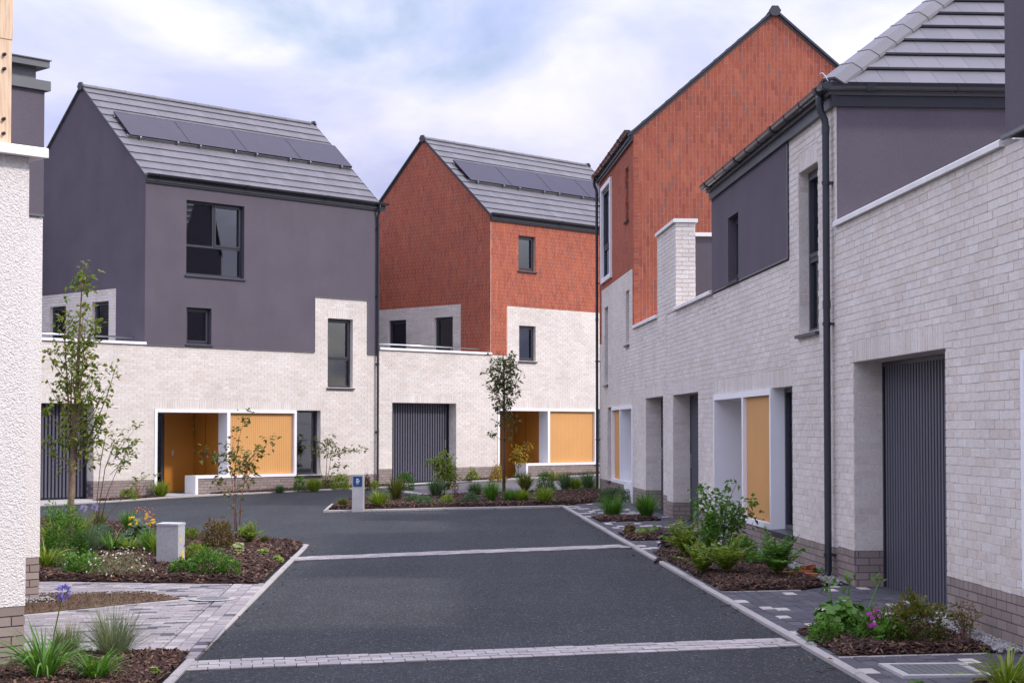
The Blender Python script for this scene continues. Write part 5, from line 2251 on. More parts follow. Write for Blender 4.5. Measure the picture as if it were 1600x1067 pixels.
def plant(kind, x, y, w, h, colour, label):
    t = empty(PLANT_NAME[kind], (x, y, ground_at(x, y) - .01))
    setp(t, label, PLANT_CAT.get(kind, 'plant'))
    px = y / 2650.0 * 1.56          # one rendered pixel at this distance, in metres
    r = w / 2
    lm = LEAF['haze' if kind == 'grassseed' else colour]

    def fol(parts, name='foliage', mat=None):
        V, Fc = join(parts)
        o = raw_mesh(name, V, Fc, mat or lm, t)
        o['kind'] = 'stuff'

    def disc(n, rad):
        a = U(0, 2 * math.pi, n)
        q = np.sqrt(U(0, 1, n)) * rad
        return np.stack([q * np.cos(a), q * np.sin(a), np.zeros(n)], 1), a

    def dome(n, rr, hh, fill=.55):
        d = nrm(RNG.normal(0, 1, (n, 3)))
        d[:, 2] = np.abs(d[:, 2])
        q = U(fill, 1, n) ** .7
        lump = 1 + .22 * np.sin(d[:, 0] * 5.1 + x * 3) * np.cos(d[:, 1] * 4.3 + y) + .12 * np.sin(d[:, 2] * 9 + x)
        P = d * arr(rr, rr, hh) * (q * lump)[:, None]
        P[:, 2] = np.maximum(P[:, 2], .02)
        return P, d

    def stems(n, rr, hh, mat=None, rad=.004):
        mb = MB()
        for i in range(n):
            a = random.uniform(0, 6.28)
            e = Vector((math.cos(a) * rr * random.uniform(.3, .9), math.sin(a) * rr * random.uniform(.3, .9), hh * random.uniform(.5, .9)))
            m = e * .5 + Vector((0, 0, hh * .08))
            mb.tube([(math.cos(a) * rr * .08, math.sin(a) * rr * .08, 0), m, e], [max(rad, px * .25), max(rad * .8, px * .2), max(rad * .5, px * .15)], 4, cap=False)
        mb.build('stems', mat or M['twig'], t, recalc=False)

    def flowers(P, Nn, size, mat, petals=6):
        """small open flowers: petals round a point"""
        n = len(P)
        PP, DD = [], []
        T = nrm(np.cross(nrm(Nn), RNG.normal(0, 1, (n, 3))))
        B = np.cross(nrm(Nn), T)
        for i in range(petals):
            a = 2 * math.pi * i / petals
            DD.append(T * math.cos(a) + B * math.sin(a) + nrm(Nn) * .25)
            PP.append(P)
        PP, DD = np.concatenate(PP), np.concatenate(DD)
        L = U(.8, 1.1, len(PP)) * size / 2
        fol([leaf_geo(PP, DD, L, L * .75, fold=.1, droop=0)], 'flowers', mat)

    if kind in ('strap', 'agapanthus', 'agapanthus1'):
        n = int(70 + 80 * w)
        B, a = disc(n, r * .28)
        L = U(.7, 1.15, n) * max(h, r) * 1.0
        fol([blade_geo(B, a + U(-.5, .5, n), L, U(.05, .6, n), U(.5, 1.9, n), U(.7, 1.2, n) * max(.017, px * 1.0))])
        if kind != 'strap':
            heads = [(.12, .02, h * 1.12)] if kind == 'agapanthus1' else [(-.10, 0, h * 1.18), (.07, .02, h * 1.22)]
            if kind == 'agapanthus1':
                heads = [(.125, .0, .60)]
            for hx, hy, hz in heads:
                mb = MB()
                mb.tube([(hx * .3 - .02, hy, 0), (hx * .55, hy, hz * .55), (hx, hy, hz)], max(.005, px * .3), 5)
                mb.build('flower_stem', M['bark'] if kind != 'agapanthus1' else LEAF['mid'], t)
                nn = 70
                d = nrm(RNG.normal(0, 1, (nn, 3)) + arr(0, 0, .35))
                P = arr(hx, hy, hz) + d * .028
                fol([leaf_geo(P, d, U(.030, .052, nn), U(.012, .02, nn), fold=.3)], 'flower_head', FLOWER['violet' if kind == 'agapanthus1' else 'lilac'])
    elif kind in ('grass', 'grassseed'):
        n = int(190 + 420 * w * (1.4 if kind == 'grassseed' else 1))
        B, a = disc(n, r * .35)
        L = U(.6, 1.15, n) * h * (1.12 if h > r else 1.25)
        sp = min(.9, .22 + .5 * r / max(h, .05)) if kind == 'grass' else .85
        fol([blade_geo(B, a + U(-.8, .8, n), L, np.abs(RNG.normal(0, sp * .7, n)), U(.1, .9, n), U(.7, 1.2, n) * max(.0045, px * .6))])
        if kind == 'grassseed':
            n = 26
            B, a = disc(n, r * .25)
            fol([blade_geo(B, a + U(-.6, .6, n), U(1.0, 1.6, n) * h, np.abs(RNG.normal(.1, .25, n)), U(.05, .5, n), np.full(n, max(.003, px * .35)))], 'seed_stalks', LEAF['straw' if colour != 'blue' else 'haze'])
    elif kind == 'leafy' or kind.startswith('purple'):
        s = max(.044, px * 1.9)
        if y < 16:
            s = .042
        n = int(min(3600, max(160, 5.0 * (w * w + w * h * 2) / (s * s))))
        w, h = w * 1.08, h * 1.05
        r = w / 2
        P, d = dome(n, r, h)
        D = d + RNG.normal(0, .55, (n, 3)) + arr(0, 0, .25)
        fol([leaf_geo(P, D, U(.7, 1.3, n) * s, U(.45, .62, n) * s)])
        stems(9 if y < 30 else 5, r, h)
        if kind == 'purple':
            m = 11
            B, a = disc(m, r * .8)
            Ps, Ds = [], []
            for i in range(m):
                hh = random.uniform(.9, 1.45) * h
                for q in range(14):
                    Ps.append((B[i, 0], B[i, 1], hh * (.72 + .28 * q / 14)))
                    Ds.append((random.gauss(0, 1), random.gauss(0, 1), .6))
            fol([leaf_geo(np.array(Ps), np.array(Ds), U(.7, 1.2, len(Ps)) * max(.022, px), U(.6, .8, len(Ps)) * max(.014, px * .7))], 'flowers', FLOWER['purple'])
        if kind == 'purple2':
            c = np.array([(-.06, -.13, .20), (-.02, -.15, .22), (.0, -.13, .245), (-.045, -.16, .175), (.01, -.16, .19), (-.05, -.14, .12), (-.03, -.17, .125), (.10, -.14, .16), (.22, -.05, .26)])
            flowers(c, RNG.normal(0, .3, (len(c), 3)) + arr(0, -.7, .7), .058, FLOWER['magenta'], 8)
    elif kind == 'fern':
        nf = 22
        parts = []
        mb = MB()
        for i in range(nf):
            a = 2.4 * i + random.uniform(-.3, .3)
            L = random.uniform(.75, 1.1) * math.hypot(h, r) * 1.1
            lean = random.uniform(.15, .75) if i % 3 else random.uniform(0, .25)
            cv = random.uniform(.4, 1.1)
            m = 15
            pts = []
            px_, pz = 0.0, 0.0
            for q in range(m + 1):
                th = lean + cv * q / m
                pts.append(Vector((math.cos(a) * px_, math.sin(a) * px_, pz + .02)))
                px_ += math.sin(th) * L / m
                pz += math.cos(th) * L / m
            mb.tube([pts[0], pts[m // 2], pts[-1]], .003, 3, cap=False)
            for q in range(2, m):
                tdir = (pts[q + 1] - pts[q - 1]).normalized()
                sd = Vector((-math.sin(a), math.cos(a), 0))
                wl = L * .24 * math.sin(math.pi * (q / m) ** .8) + .01
                for sg in (-1, 1):
                    dv = sd * sg + tdir * .45 + Vector((0, 0, random.uniform(-.1, .15)))
                    parts.append((tuple(pts[q]), tuple(dv), wl * random.uniform(.85, 1.1), max(L * .07, px * 1.0)))
        A = np.array([p[0] for p in parts])
        fol([leaf_geo(A, np.array([p[1] for p in parts]), np.array([p[2] for p in parts]), np.array([p[3] for p in parts]), fold=.1)], 'fronds')
        mb.build('stems', lm, t, recalc=False)
    elif kind == 'feather':
        m = 44
        Ps, Ds = [], []
        for i in range(m):
            a = random.uniform(0, 6.28)
            q = random.uniform(.1, 1)
            hh = h * (1.08 - .6 * q * q) * random.uniform(.85, 1.0)
            for k in range(34):
                f = k / 34
                Ps.append((math.cos(a) * r * q * (.4 + .6 * f), math.sin(a) * r * q * (.4 + .6 * f), .03 + hh * f))
                Ds.append((random.gauss(0, 1), random.gauss(0, 1), .7))
        n = len(Ps)
        fol([leaf_geo(np.array(Ps), np.array(Ds), U(.05, .09, n), U(.016, .026, n))])
    elif kind in ('lobed', 'coneflower'):
        rad = max(.032, min(.075, w * .12))
        if colour == 'purple':
            rad = .06
        n = int(max(22, min(260, 2.4 * w * (w + h) / (rad * rad))))
        P, d = dome(n, r * .92, h * .92, .45)
        fol([round_leaf_geo(P, d * .7 + arr(0, -.25, .75) + RNG.normal(0, .35, (n, 3)), U(.6, 1.15, n) * rad)])
        stems(10, r * .9, h * .9, lm if colour != 'purple' else None)
        if kind == 'coneflower':
            m = 15
            B, a = disc(m, r * 1.05)
            B[:, 2] = U(.85, 1.25, m) * h
            flowers(B, RNG.normal(0, .4, (m, 3)) + arr(0, -.4, 1), .075, FLOWER['yellow'], 8)
            m = 40
            P = np.stack([U(-.05, .22, m), U(-.1, .1, m), U(1.0, 1.55, m) * h], 1)
            fol([leaf_geo(P, RNG.normal(0, 1, (m, 3)) + arr(0, 0, .5), U(.03, .05, m), U(.015, .025, m))], 'flower_spikes', FLOWER['orange'])
        if w > .35 and y < 16:
            mb = MB()
            Ps = []
            for (sx, sy, sz) in ((-.08, .1, .40), (.10, .15, .42), (.36, .2, .42)):
                mb.tube([(sx * .5, sy * .5, .05), (sx, sy, sz)], .006, 5)
                for i in range(9):
                    Ps.append((sx + random.uniform(-.05, .05), sy + random.uniform(-.03, .03), sz - .03 + random.uniform(-.03, .05)))
            mb.build('flower_stem', lm, t)
            P = np.array(Ps)
            fol([leaf_geo(P, RNG.normal(0, 1, (len(P), 3)) + arr(0, 0, .2), U(.05, .085, len(P)), U(.03, .05, len(P)))], 'upper_leaves')
    elif kind == 'daisy':
        n = int(1900 * w)
        P, d = dome(n, r, h * .9, .3)
        s = max(.026, px * 1.2)
        fol([leaf_geo(P, d + RNG.normal(0, .8, (n, 3)), U(.8, 1.6, n) * s, U(.3, .5, n) * s)])
        m = int((95 if colour == 'silver' else 40) * w)
        P, d = dome(m, r * 1.0, h * 1.0, .9)
        flowers(P, d + arr(0, -.3, .6), max(.034, px * 1.6), FLOWER['white'], 7)
    elif kind == 'twiggy':
        mb = MB()
        Ps, Ds = [], []
        ns = 15 if y < 20 else 7
        for i in range(ns):
            a = random.uniform(0, 6.28)
            q = random.uniform(.25, 1)
            e = Vector((math.cos(a) * r * q, math.sin(a) * r * q * .8, h * random.uniform(.55, 1.05)))
            m = e * .5 + Vector((random.gauss(0, .03), random.gauss(0, .03), h * .08))
            mb.tube([(random.gauss(0, .02), random.gauss(0, .02), 0), m, e], [max(.0035, px * .3), max(.0028, px * .25), max(.0018, px * .2)], 4, cap=False)
            for k in range(24 if y < 20 else 7):
                f = random.uniform(.25, 1.0)
                p = (m * (2 * f) if f < .5 else m + (e - m) * (2 * f - 1))
                Ps.append(tuple(p + Vector((random.gauss(0, .022), random.gauss(0, .022), random.gauss(0, .02)))))
                Ds.append((random.gauss(0, 1), random.gauss(0, 1), .5))
        mb.build('stems', M['twig_red'], t, recalc=False)
        n = len(Ps)
        s = max(.030, px * 1.5)
        fol([leaf_geo(np.array(Ps), np.array(Ds), U(.7, 1.3, n) * s, U(.4, .6, n) * s)])
    return t


PLANTS = [
    ('strap',-6.66,24.75,0.49,0.54,'lime','yellow-green strappy clump behind the white house corner, left of the staked tree'),
    ('strap',-5.72,20.94,0.32,0.40,'lime','low lime strappy clump hard against the brick pillar in the left bed'),
    ('leafy',-5.98,22.66,0.55,0.62,'mid','leafy mid-green clump wrapped round the foot of the staked tree'),
    ('agapanthus',-6.51,26.23,0.44,0.40,'blue','blue-green strappy plant with two pale lilac flower heads behind the staked tree'),
    ('grass',-6.89,28.32,0.19,0.30,'olive','small olive brown grass tuft at the road edge beside the thin multi-stem sapling'),
    ('grass',-5.71,22.80,0.38,0.38,'blue','fine blue-green grass just right of the staked tree trunk'),
    ('strap',-5.55,23.61,0.41,0.36,'mid','bright green arching strappy clump in the middle of the left bed'),
    ('grass',-6.29,27.87,0.19,0.32,'mid','upright green grass tuft standing alone by the road edge of the left bed'),
    ('coneflower',-5.48,24.97,0.51,0.34,'blue','broad-leaved plant with yellow and orange flowers next to the grey cabinet'),
    ('daisy',-4.58,19.92,0.78,0.33,'silver','wide silvery mat with many small white daisies in the left bed'),
    ('daisy',-5.52,21.08,0.41,0.25,'mid','green cushion with a few tiny white flowers left of the silvery daisies'),
    ('leafy',-3.87,19.95,0.26,0.17,'mid','small green leafy plant at the foot of the grey cabinet'),
    ('leafy',-3.53,19.74,0.39,0.31,'mid','largest fresh green bush right of the grey cabinet'),
    ('leafy',-3.25,19.53,0.22,0.22,'mid','smaller green bush touching the largest bush right of the cabinet'),
    ('leafy',-4.11,23.75,0.41,0.41,'bronze','bronze and brown leaved bush behind the green bushes of the left bed'),
    ('leafy',-4.85,25.58,0.25,0.17,'lime','low lime green plant just behind the right side of the grey cabinet'),
    ('fern',-3.81,24.61,0.22,0.28,'lime','pale lime fern beside the stems of the tall slender shrub'),
    ('lobed',-3.65,22.59,0.17,0.19,'pale','cream leaved plant in front of the tall slender shrub'),
    ('lobed',-3.29,22.51,0.14,0.10,'lime','tiny lime plant nearest the kerb corner of the left bed'),
    ('lobed',-2.98,21.68,0.15,0.11,'lime','small yellow-green plant close to the left kerb, right of the bed centre'),
    ('grass',-3.59,24.68,0.09,0.11,'olive','very small brown tuft by the tip of the left bed'),
    ('grass',-4.68,22.40,0.08,0.29,'lime','narrow yellow-green grass against the left side of the grey cabinet'),
    ('agapanthus1',-3.29,12.00,0.54,0.42,'mid','large strappy clump with one tall violet flower in the front left corner bed'),
    ('strap',-2.90,11.87,0.38,0.28,'mid','broad green strappy clump beside the tall violet flower'),
    ('grassseed',-3.06,13.10,0.59,0.35,'blue','fine blue-grey grass with thin seed stalks at the edge of the left paving'),
    ('grassseed',-3.57,13.66,0.41,0.24,'olive','thin wispy grass behind the violet flowered clump'),
    ('lobed',-2.55,12.15,0.08,0.08,'lime','tiny yellow-green sprout in the front left corner mulch'),
    ('leafy',-9.24,41.02,0.40,0.25,'lime','yellow-green plant below the brick plinth left of the grey house porch'),
    ('twiggy',-9.18,41.72,0.31,0.38,'bronze','sparse twiggy plant with rusty leaves left of the grey house porch'),
    ('grass',-8.71,42.15,0.41,0.41,'lime','lime grass tuft at the left post of the grey house porch'),
    ('grass',-6.01,43.99,0.33,0.20,'blue','grey-green tuft under the orange panel of the grey house'),
    ('leafy',-5.58,44.58,0.34,0.37,'mid','rounded green plant under the tall ground floor window of the grey house'),
    ('grass',-5.17,44.42,0.50,0.34,'lime','yellow-green grass at the foot of the small window sapling'),
    ('leafy',-4.60,45.38,0.51,0.41,'lime','bright leafy plant between the window sapling and the blue sign post'),
    ('leafy',-4.99,45.95,0.31,0.19,'olive','dull small plant left of the bright leafy one by the grey house wall'),
    ('leafy',-3.71,45.85,0.24,0.21,'lime','little bright plant at the foot of the grey house downpipe'),
    ('purple',-3.82,44.67,0.20,0.40,'bronze','dusky purple plant peeping out behind the blue sign post'),
    ('grass',-3.47,34.93,0.29,0.14,'olive','low olive tuft at the pointed left tip of the island bed'),
    ('grass',-2.72,34.69,0.50,0.29,'lime','bright green grassy clump just right of the blue sign post'),
    ('grass',-2.53,36.94,0.31,0.47,'olive','tall upright grass with a yellow base in the left half of the island bed'),
    ('purple',-2.77,44.25,0.43,0.50,'mid','bushy plant with purple flower spikes before the grooved garage door of the orange house'),
    ('leafy',-2.09,35.99,0.38,0.16,'blue','low blue-green mound, first right of the tall yellow based grass'),
    ('leafy',-1.81,35.14,0.37,0.15,'blue','low grey-green mound near the front edge of the island bed'),
    ('grass',-1.72,38.38,0.43,0.38,'blue','blue-grey grass clump left of the yellow shrub in the island bed'),
    ('leafy',-1.34,35.24,0.27,0.16,'lime','low bright green plant below the yellow shrub'),
    ('twiggy',-1.29,38.83,0.26,0.32,'bronze','bare reddish twigs right of the yellow shrub'),
    ('grass',-0.84,38.67,0.38,0.29,'blue','pale blue-grey grass midway between the yellow shrub and the slim street tree'),
    ('leafy',-0.86,35.34,0.35,0.17,'blue','low grey mound left of the slim street tree'),
    ('grass',-0.44,35.71,0.35,0.40,'mid','spiky green clump just left of the slim street tree'),
    ('grass',-0.04,35.58,0.40,0.24,'mid','green clump at the foot of the slim street tree'),
    ('grass',0.30,39.51,0.30,0.45,'olive','tall thin grass between the slim tree and the round dark bush'),
    ('grass',0.21,35.50,0.43,0.24,'lime','yellow-green sprawling grass in front of the tall thin grass'),
    ('leafy',0.80,39.98,0.42,0.45,'mid','dense round dark green bush in the island bed'),
    ('grass',0.67,34.84,0.50,0.29,'lime','spreading green grass in front of the round dark bush'),
    ('grass',1.30,41.15,0.28,0.47,'blue','feathery tall grass first right of the round dark bush'),
    ('grass',1.53,41.06,0.28,0.31,'lime','short yellow-green tuft between the two feathery tall grasses'),
    ('grass',1.85,41.65,0.31,0.47,'blue','feathery tall grass nearest the far downpipe of the red house'),
    ('leafy',-1.16,49.79,0.34,0.28,'lime','small yellow-green plant by the orange house plinth'),
    ('leafy',-0.41,48.94,0.44,0.41,'gold','golden bush at the left post of the orange house porch'),
    ('strap',0.21,51.40,0.31,0.21,'mid','small strappy plant on the step of the orange house porch'),
    ('leafy',1.84,42.16,0.54,0.25,'lime','yellow-green bush under the orange panel of the far orange house'),
    ('grass',1.34,49.48,1.05,0.21,'straw','straw coloured dry grass along the low wall of the orange house'),
    ('grass',1.80,30.51,0.53,0.41,'mid','full green grass mound in front of the white meter cabinet side of the red house'),
    ('grass',2.35,29.78,0.49,0.40,'mid','full green grass mound before the nearer far garage opening'),
    ('leafy',2.17,35.95,0.62,0.27,'blue','grey-green spreading plant in the corner below the far downpipe'),
    ('lobed',1.78,25.62,0.21,0.19,'bronze','reddish green rosette nearest the kerb in the small strip bed'),
    ('lobed',1.96,25.30,0.25,0.12,'lime','lime rosette in the middle of the small strip bed'),
    ('lobed',2.24,26.21,0.24,0.15,'mid','green rosette at the wall end of the small strip bed'),
    ('lobed',2.18,22.84,0.54,0.36,'purple','large dark purple leaved mound at the far end of the long right bed'),
    ('fern',2.13,20.85,0.58,0.38,'lime','light green fern left of the tall feathery plant in the right bed'),
    ('feather',2.42,20.62,0.37,0.54,'mid','tall feathery bright green plant in the right bed'),
    ('lobed',1.83,21.10,0.14,0.10,'purple','small dark red rosette by the kerb in the long right bed'),
    ('fern',2.36,18.69,0.57,0.32,'lime','broad fern nearest the kerb in the long right bed'),
    ('fern',2.85,18.31,0.51,0.39,'mid','fern nearest the house downpipe, in front of the bare plinth'),
    ('leafy',3.22,18.68,0.32,0.10,'mid','low dark ground plant between the last fern and the downpipe'),
    ('leafy',2.83,19.77,0.20,0.16,'mid','small leafy plant between the two nearest ferns'),
    ('lobed',2.62,13.55,0.45,0.33,'mid','big lobed-leaf plant with tall stems at the left of the near right bed'),
    ('purple2',2.81,13.23,0.31,0.23,'mid','plant with a cluster of magenta flowers in the near right bed'),
    ('leafy',3.08,13.05,0.43,0.36,'olive','dense small-leaved bush in the middle of the near right bed'),
    ('twiggy',3.56,13.36,0.40,0.32,'olive','open twiggy shrub against the brick plinth right of the near garage door'),
    ('strap',3.13,10.79,0.41,0.35,'lime','arching bright grass-like clump in the bottom right corner'),
    ('lobed',3.35,11.12,0.19,0.13,'mid','dark broad-leaved plant cut by the right picture edge'),
    ('lobed',2.68,11.30,0.11,0.06,'mid','tiny green sprig beside the square manhole'),
    ('fern',2.11,18.96,0.45,0.29,'lime','small pale fern squeezed between the kerb and the tall feathery plant'),
    ('leafy',2.78,20.55,0.35,0.28,'mid','bushy green plant between the largest shrub and the two nearest ferns'),
    ('leafy',2.45,13.27,0.25,0.17,'mid','low feathery foliage at the kerb end of the near right bed'),
    ('leafy',2.89,13.00,0.22,0.18,'mid','leafy clump below the magenta flowers, at the front of the near right bed'),
    ('grass',-6.44,25.19,0.44,0.42,'lime','yellow-green grass behind the staked tree trunk'),
    ('leafy',-5.75,23.87,0.41,0.31,'blue','grey-green bushy plant in the middle of the crowded left bed corner'),
    ('strap',-5.27,23.55,0.39,0.30,'lime','lime strappy clump below the yellow and orange flowers'),
    ('grass',-4.97,23.27,0.26,0.30,'mid','green grass between the yellow flowers and the grey cabinet'),
    ('leafy',-5.10,20.25,0.46,0.20,'mid','low green cushion at the front of the left bed, left of the daisies'),
    ('leafy',-4.08,21.89,0.25,0.20,'lime','lime bush tucked behind the right corner of the grey cabinet'),
]
for q in PLANTS:
    plant(*q)


# ------------------------------------------------------------------ trees and saplings
def tree(name, label, cat, loc, trunks, branches, leaf, leafmat_, barkmat, per, jit=.05, top=0, trunk_name='trunk', stake=None, dens=1.25):
    """trunks: list of (points, r0, r1); branches: list of (p0, p1, p2, r) bezier-like limbs that carry leaves"""
    t = empty(name, (loc[0], loc[1], ground_at(loc[0], loc[1]) - .01))
    setp(t, label, cat)
    mb = MB()
    Ps, Ds = [], []
    for pts, r0, r1 in trunks:
        n = len(pts)
        mb.tube(pts, [r0 + (r1 - r0) * i / (n - 1) for i in range(n)], 8)
    mb.build(trunk_name, barkmat, t, smooth=True, recalc=False)
    lb = MB()
    for p0, p1, p2, r in branches:
        p0, p1, p2 = Vector(p0), Vector(p1), Vector(p2)
        pts = [p0 * (1 - s) ** 2 + p1 * (2 * s * (1 - s)) + p2 * s * s for s in (0, .25, .5, .75, 1)]
        lb.tube(pts, [r, r * .85, r * .7, r * .5, r * .3], 5, cap=False)
        ln = (p2 - p0).length
        k = int(per * dens * max(ln, .12))
        i = 0
        while i < k:
            s = random.uniform(.12, 1.0) ** .8
            c = p0 * (1 - s) ** 2 + p1 * (2 * s * (1 - s)) + p2 * s * s
            side = Vector((random.gauss(0, 1), random.gauss(0, 1), random.gauss(.2, .6))).normalized()
            reach = random.uniform(.01, jit * 2.2)
            m = random.randint(1, 4)
            for q in range(m):                      # little spurs of leaves
                Ps.append(tuple(c + side * reach + Vector((random.gauss(0, jit * .3), random.gauss(0, jit * .3), random.gauss(0, jit * .3)))))
                Ds.append((side.x + random.gauss(0, .6), side.y + random.gauss(0, .6), side.z * .6 + random.gauss(.0, .5) - .15))
            if m >= 3:
                lb.tube([c, c + side * reach], r * .25, 3, cap=False)
            i += m
    lb.build('branches', barkmat, t, recalc=False)
    n = len(Ps)
    V, Fc = leaf_geo(np.array(Ps), np.array(Ds), U(.7, 1.3, n) * leaf, U(.52, .72, n) * leaf)
    raw_mesh('crown', V, Fc, leafmat_, t)
    if stake:
        sb = MB()
        sb.tube([stake[0], stake[1]], .032, 8)
        sb.build('stake', M['wood'], t)
    return t


def limbs(n, z0, z1, prof, r, cx=lambda z: 0.0, up=.9, seed=1, flat=1.0):
    """golden-angle limbs rising from a leader; prof(f) = reach at f in 0..1 of the crown"""
    rr = random.Random(seed)
    out = []
    for i in range(n):
        f = (i + rr.uniform(0, .8)) / n
        z = z0 + (z1 - z0) * f
        a = 2.39996 * i + rr.uniform(-.4, .4)
        L = prof(f) * rr.uniform(.65, 1.12)
        p0 = (cx(z), 0, z)
        p1 = (cx(z) + math.cos(a) * L * .6, math.sin(a) * L * .6 * flat, z + L * up * .35)
        p2 = (cx(z) + math.cos(a) * L, math.sin(a) * L * flat, z + L * up)
        out.append((p0, p1, p2, r * (1 - .6 * f)))
    return out


random.seed(21)
# staked tree in the left bed
cx = lambda z: .02 + .035 * z
tp = [(0, 0, -.05), (.012, 0, .6), (.03, .01, 1.2), (.05, 0, 1.6), (.07, 0, 2.0), (.10, .0, 2.6), (.12, 0, 3.1), (.14, 0, 3.6), (.15, 0, 4.05)]
b = limbs(34, 1.25, 3.15, lambda f: .46 * (1 - .30 * f), .011, cx, 1.35, 3)
b += [((.05, 0, 1.25), (.42, 0, 1.75), (.62, .05, 2.55), .014), ((.04, 0, 1.15), (.35, .05, 1.5), (.52, 0, 1.95), .011), ((.02, 0, 1.15), (-.25, 0, 1.35), (-.44, .05, 1.62), .012), ((.02, 0, 1.05), (-.2, .1, 1.2), (-.40, .1, 1.36), .009),
      ((.03, 0, 1.2), (-.06, .05, 2.2), (-.10, 0, 3.1), .02), ((.04, 0, 1.3), (.16, -.05, 2.2), (.2, 0, 3.2), .02), ((.03, 0, 1.0), (.22, .05, 1.2), (.36, .05, 1.38), .008)]
b += limbs(9, 3.60, 3.95, lambda f: .13, .005, cx, 1.0, 5) + [((.14, 0, 3.55), (.145, 0, 3.8), (.155, 0, 4.12), .006)]
tree('young_tree', 'young tree with a pale stout trunk in the left bed, tallest plant on the left', 'tree', (-6.33, 24.33), [(tp, .058, .005), ([(.02, .02, 1.0), (-.01, .03, 1.9), (.02, .0, 2.9)], .018, .006)], b, .084, LEAF['tree'], M['bark'], 62, .065, dens=.88)
# slim street tree of the island
tp = [(0, 0, -.05), (.005, 0, .8), (.0, .01, 1.6), (.01, 0, 2.4), (.0, 0, 3.1), (-.02, 0, 3.45)]
b = limbs(30, 1.75, 3.15, lambda f: .36 * (.75 + .5 * math.sin(math.pi * f)), .010, lambda z: 0, 1.25, 8)
b += [((0, 0, 1.3), (-.18, 0, 1.35), (-.30, 0, 1.5), .006), ((0, 0, 1.25), (.14, 0, 1.45), (.24, 0, 1.85), .008), ((0, 0, 1.7), (-.2, 0, 1.7), (-.30, 0, 1.85), .006), ((0, 0, 2.6), (-.25, 0, 2.8), (-.50, 0, 2.98), .008)]
tree('young_tree', 'slim young tree with dark trunk standing in the island bed before the orange house', 'tree', (-.2, 41.38), [(tp, .045, .008)], b, .088, LEAF['tree_dark'], M['twig'], 80, .06, dens=.95)
# multi-stem sapling left
st = [([(0, 0, 0), (.04, 0, .5), (.12, 0, 1.05), (.26, 0, 1.45)], .010, .005), ([(.02, 0, 0), (.14, .02, .6), (.36, 0, 1.15)], .009, .004), ([(-.01, 0, 0), (.0, 0, .6), (.06, 0, 1.25), (.12, 0, 1.55)], .008, .004), ([(.0, 0, 0), (.2, .05, .35), (.55, .05, .75)], .006, .003)]
b = [((.12, 0, 1.05), (.25, 0, 1.3), (.30, 0, 1.62), .005), ((.26, 0, 1.2), (.36, 0, 1.4), (.62, 0, 1.72), .005), ((.2, 0, .95), (.4, .05, 1.15), (.55, 0, 1.42), .005), ((.36, 0, 1.1), (.45, .0, 1.25), (.50, .1, 1.55), .005), ((.06, 0, 1.2), (.10, .05, 1.5), (.16, 0, 1.75), .004),
     ((.05, 0, 1.1), (.0, 0, 1.35), (-.06, 0, 1.45), .004), ((.3, 0, 1.05), (.42, -.05, 1.1), (.52, -.05, 1.22), .004), ((.4, .05, .6), (.6, .05, .8), (.78, .05, .95), .003), ((.3, 0, 1.3), (.45, 0, 1.3), (.6, 0, 1.45), .003)]
tree('multi_stem_sapling', 'thin multi-stem sapling leaning right, behind the staked tree', 'sapling', (-6.68, 27.37), st, b, .072, LEAF['tree'], M['twig'], 60, .07, trunk_name='stems')
# slender shrub on the road-side of the left bed
st = [([(0, 0, 0), (-.02, 0, .5), (-.04, 0, 1.0), (.02, 0, 1.55)], .009, .004), ([(.03, 0, 0), (.06, 0, .6), (.14, 0, 1.1), (.30, 0, 1.4)], .008, .003), ([(-.02, 0, 0), (-.05, 0, .6), (-.10, 0, 1.1)], .007, .003)]
b = [((.0, 0, 1.3), (.02, 0, 1.65), (.16, 0, 1.92), .004), ((.14, 0, 1.05), (.3, 0, 1.35), (.56, 0, 1.52), .004), ((-.04, 0, .95), (-.15, 0, 1.15), (-.26, 0, 1.35), .004), ((-.05, 0, .8), (.0, .1, 1.1), (.05, .1, 1.35), .004), ((.08, 0, .8), (.2, 0, 1.0), (.26, 0, 1.2), .004), ((-.08, 0, .7), (-.2, .05, .85), (-.3, 0, 1.0), .004),
     ((.05, 0, .7), (.15, .1, .9), (.2, .1, 1.1), .004), ((-.04, 0, 1.1), (-.1, 0, 1.3), (-.05, 0, 1.5), .004), ((.0, 0, .75), (.05, -.1, 1.0), (.0, -.1, 1.25), .004), ((.1, 0, .9), (.12, 0, 1.1), (.22, 0, 1.3), .004), ((-.06, 0, .35), (-.1, 0, .5), (-.12, 0, .7), .003), ((-.1, 0, 1.1), (-.35, 0, 1.25), (-.52, 0, 1.38), .003)]
tree('slender_shrub', 'tall slender shrub with mottled leaves in front of the charcoal house porch', 'shrub', (-4.09, 25.28), st, b, .075, LEAF['pale'] if False else LEAF['olive'], M['twig_red'], 62, .075, trunk_name='stems')
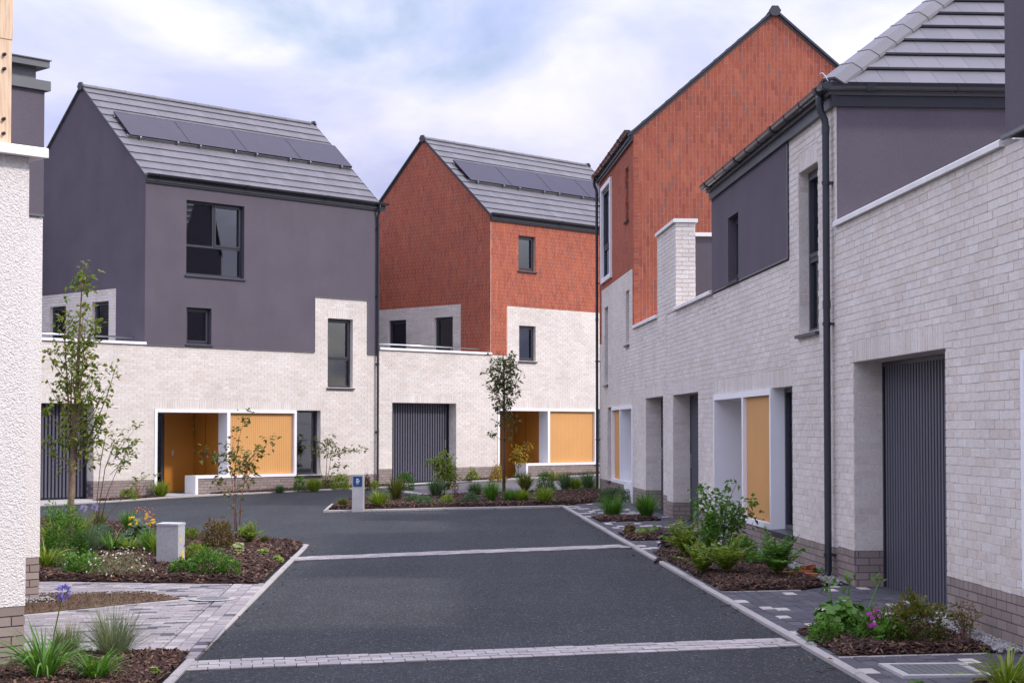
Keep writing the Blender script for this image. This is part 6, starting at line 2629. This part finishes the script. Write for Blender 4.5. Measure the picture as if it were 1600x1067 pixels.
# sapling at the window of the charcoal house
st = [([(0, 0, 0), (.04, 0, .5), (.06, 0, 1.0)], .012, .006), ([(.02, 0, 0), (-.12, 0, .45), (-.16, 0, .95)], .010, .006), ([(.02, 0, 0), (.1, 0, .4), (.16, 0, .8)], .009, .005)]
b = [((.06, 0, .8), (.12, 0, 1.1), (.10, 0, 1.45), .008), ((.06, 0, .8), (.3, 0, .9), (.55, 0, 1.0), .007), ((.3, 0, .85), (.6, 0, 1.05), (1.0, 0, .97), .006), ((-.16, 0, .8), (-.2, 0, 1.0), (-.18, 0, 1.3), .007), ((-.16, 0, .8), (-.3, 0, .95), (-.34, 0, 1.1), .006), ((.16, 0, .5), (.3, 0, .6), (.45, 0, .62), .006), ((.05, 0, .9), (.0, 0, 1.1), (.05, .1, 1.3), .006), ((.1, 0, .8), (.22, 0, 1.0), (.26, 0, 1.25), .006), ((.02, 0, .3), (.1, 0, .35), (.18, 0, .38), .005)]
tree('window_sapling', 'small spreading sapling against the tall window of the charcoal house', 'sapling', tuple(LT.w(5.45, -.42)[:2]), st, b, .085, LEAF['olive'], M['bark'], 75, .08, trunk_name='stems')
# yellow-green shrub in the island bed
st = [([(0, 0, 0), (.01, 0, .4), (.0, 0, .9)], .014, .006)]
b = limbs(16, .15, .85, lambda f: .26 * (.8 + .4 * math.sin(math.pi * f)), .006, lambda z: 0, 1.0, 12) + [((0, 0, .6), (-.2, 0, .75), (-.32, 0, .9), .005), ((0, 0, .2), (.2, 0, .35), (.4, 0, .5), .005)]
tree('yellow_shrub', 'yellow-green upright shrub in the island bed before the grooved garage door', 'shrub', (-1.59, 39.88), st, b, .085, LEAF['lime'], M['twig'], 95, .06, trunk_name='stems')
# golden sapling by the orange house porch
st = [([(0, 0, 0), (.02, 0, .5), (.1, 0, .95)], .014, .006), ([(0, 0, 0), (-.1, 0, .4), (-.16, 0, .75)], .012, .006)]
b = limbs(9, .3, .8, lambda f: .24, .006, lambda z: .02, 1.0, 15) + [((.1, 0, .7), (.2, 0, .85), (.32, 0, 1.1), .005)]
tree('golden_shrub', 'golden leaved upright shrub across the porch doors of the orange house', 'shrub', tuple(LT.w(12.95, -.42)[:2]), st, b, .09, LEAF['gold'], M['twig'], 70, .07, trunk_name='stems')
# broad shrub on the right
st = [([(0, 0, 0), (-.03, 0, .3), (-.05, 0, .65)], .012, .006), ([(.02, 0, 0), (.1, 0, .3), (.18, 0, .6)], .011, .005), ([(0, .02, 0), (.0, .1, .35), (.05, .12, .7)], .011, .005)]
b = limbs(16, .12, .50, lambda f: .34 * (.7 + .5 * math.sin(math.pi * f)), .006, lambda z: .02, .8, 18) + [((-.05, 0, .5), (-.22, 0, .8), (-.34, 0, .86), .005), ((.1, 0, .4), (.3, 0, .55), (.44, 0, .35), .005), ((-.05, 0, .3), (-.3, 0, .5), (-.42, 0, .62), .005), ((0, 0, .5), (.1, 0, .8), (.16, 0, .88), .005)]
tree('broad_shrub', 'largest dark green shrub of the right beds, before the ochre boarded panel', 'shrub', (2.72, 21.7), st, b, .075, LEAF['mid'], M['twig'], 85, .06, trunk_name='stems', dens=1.0)
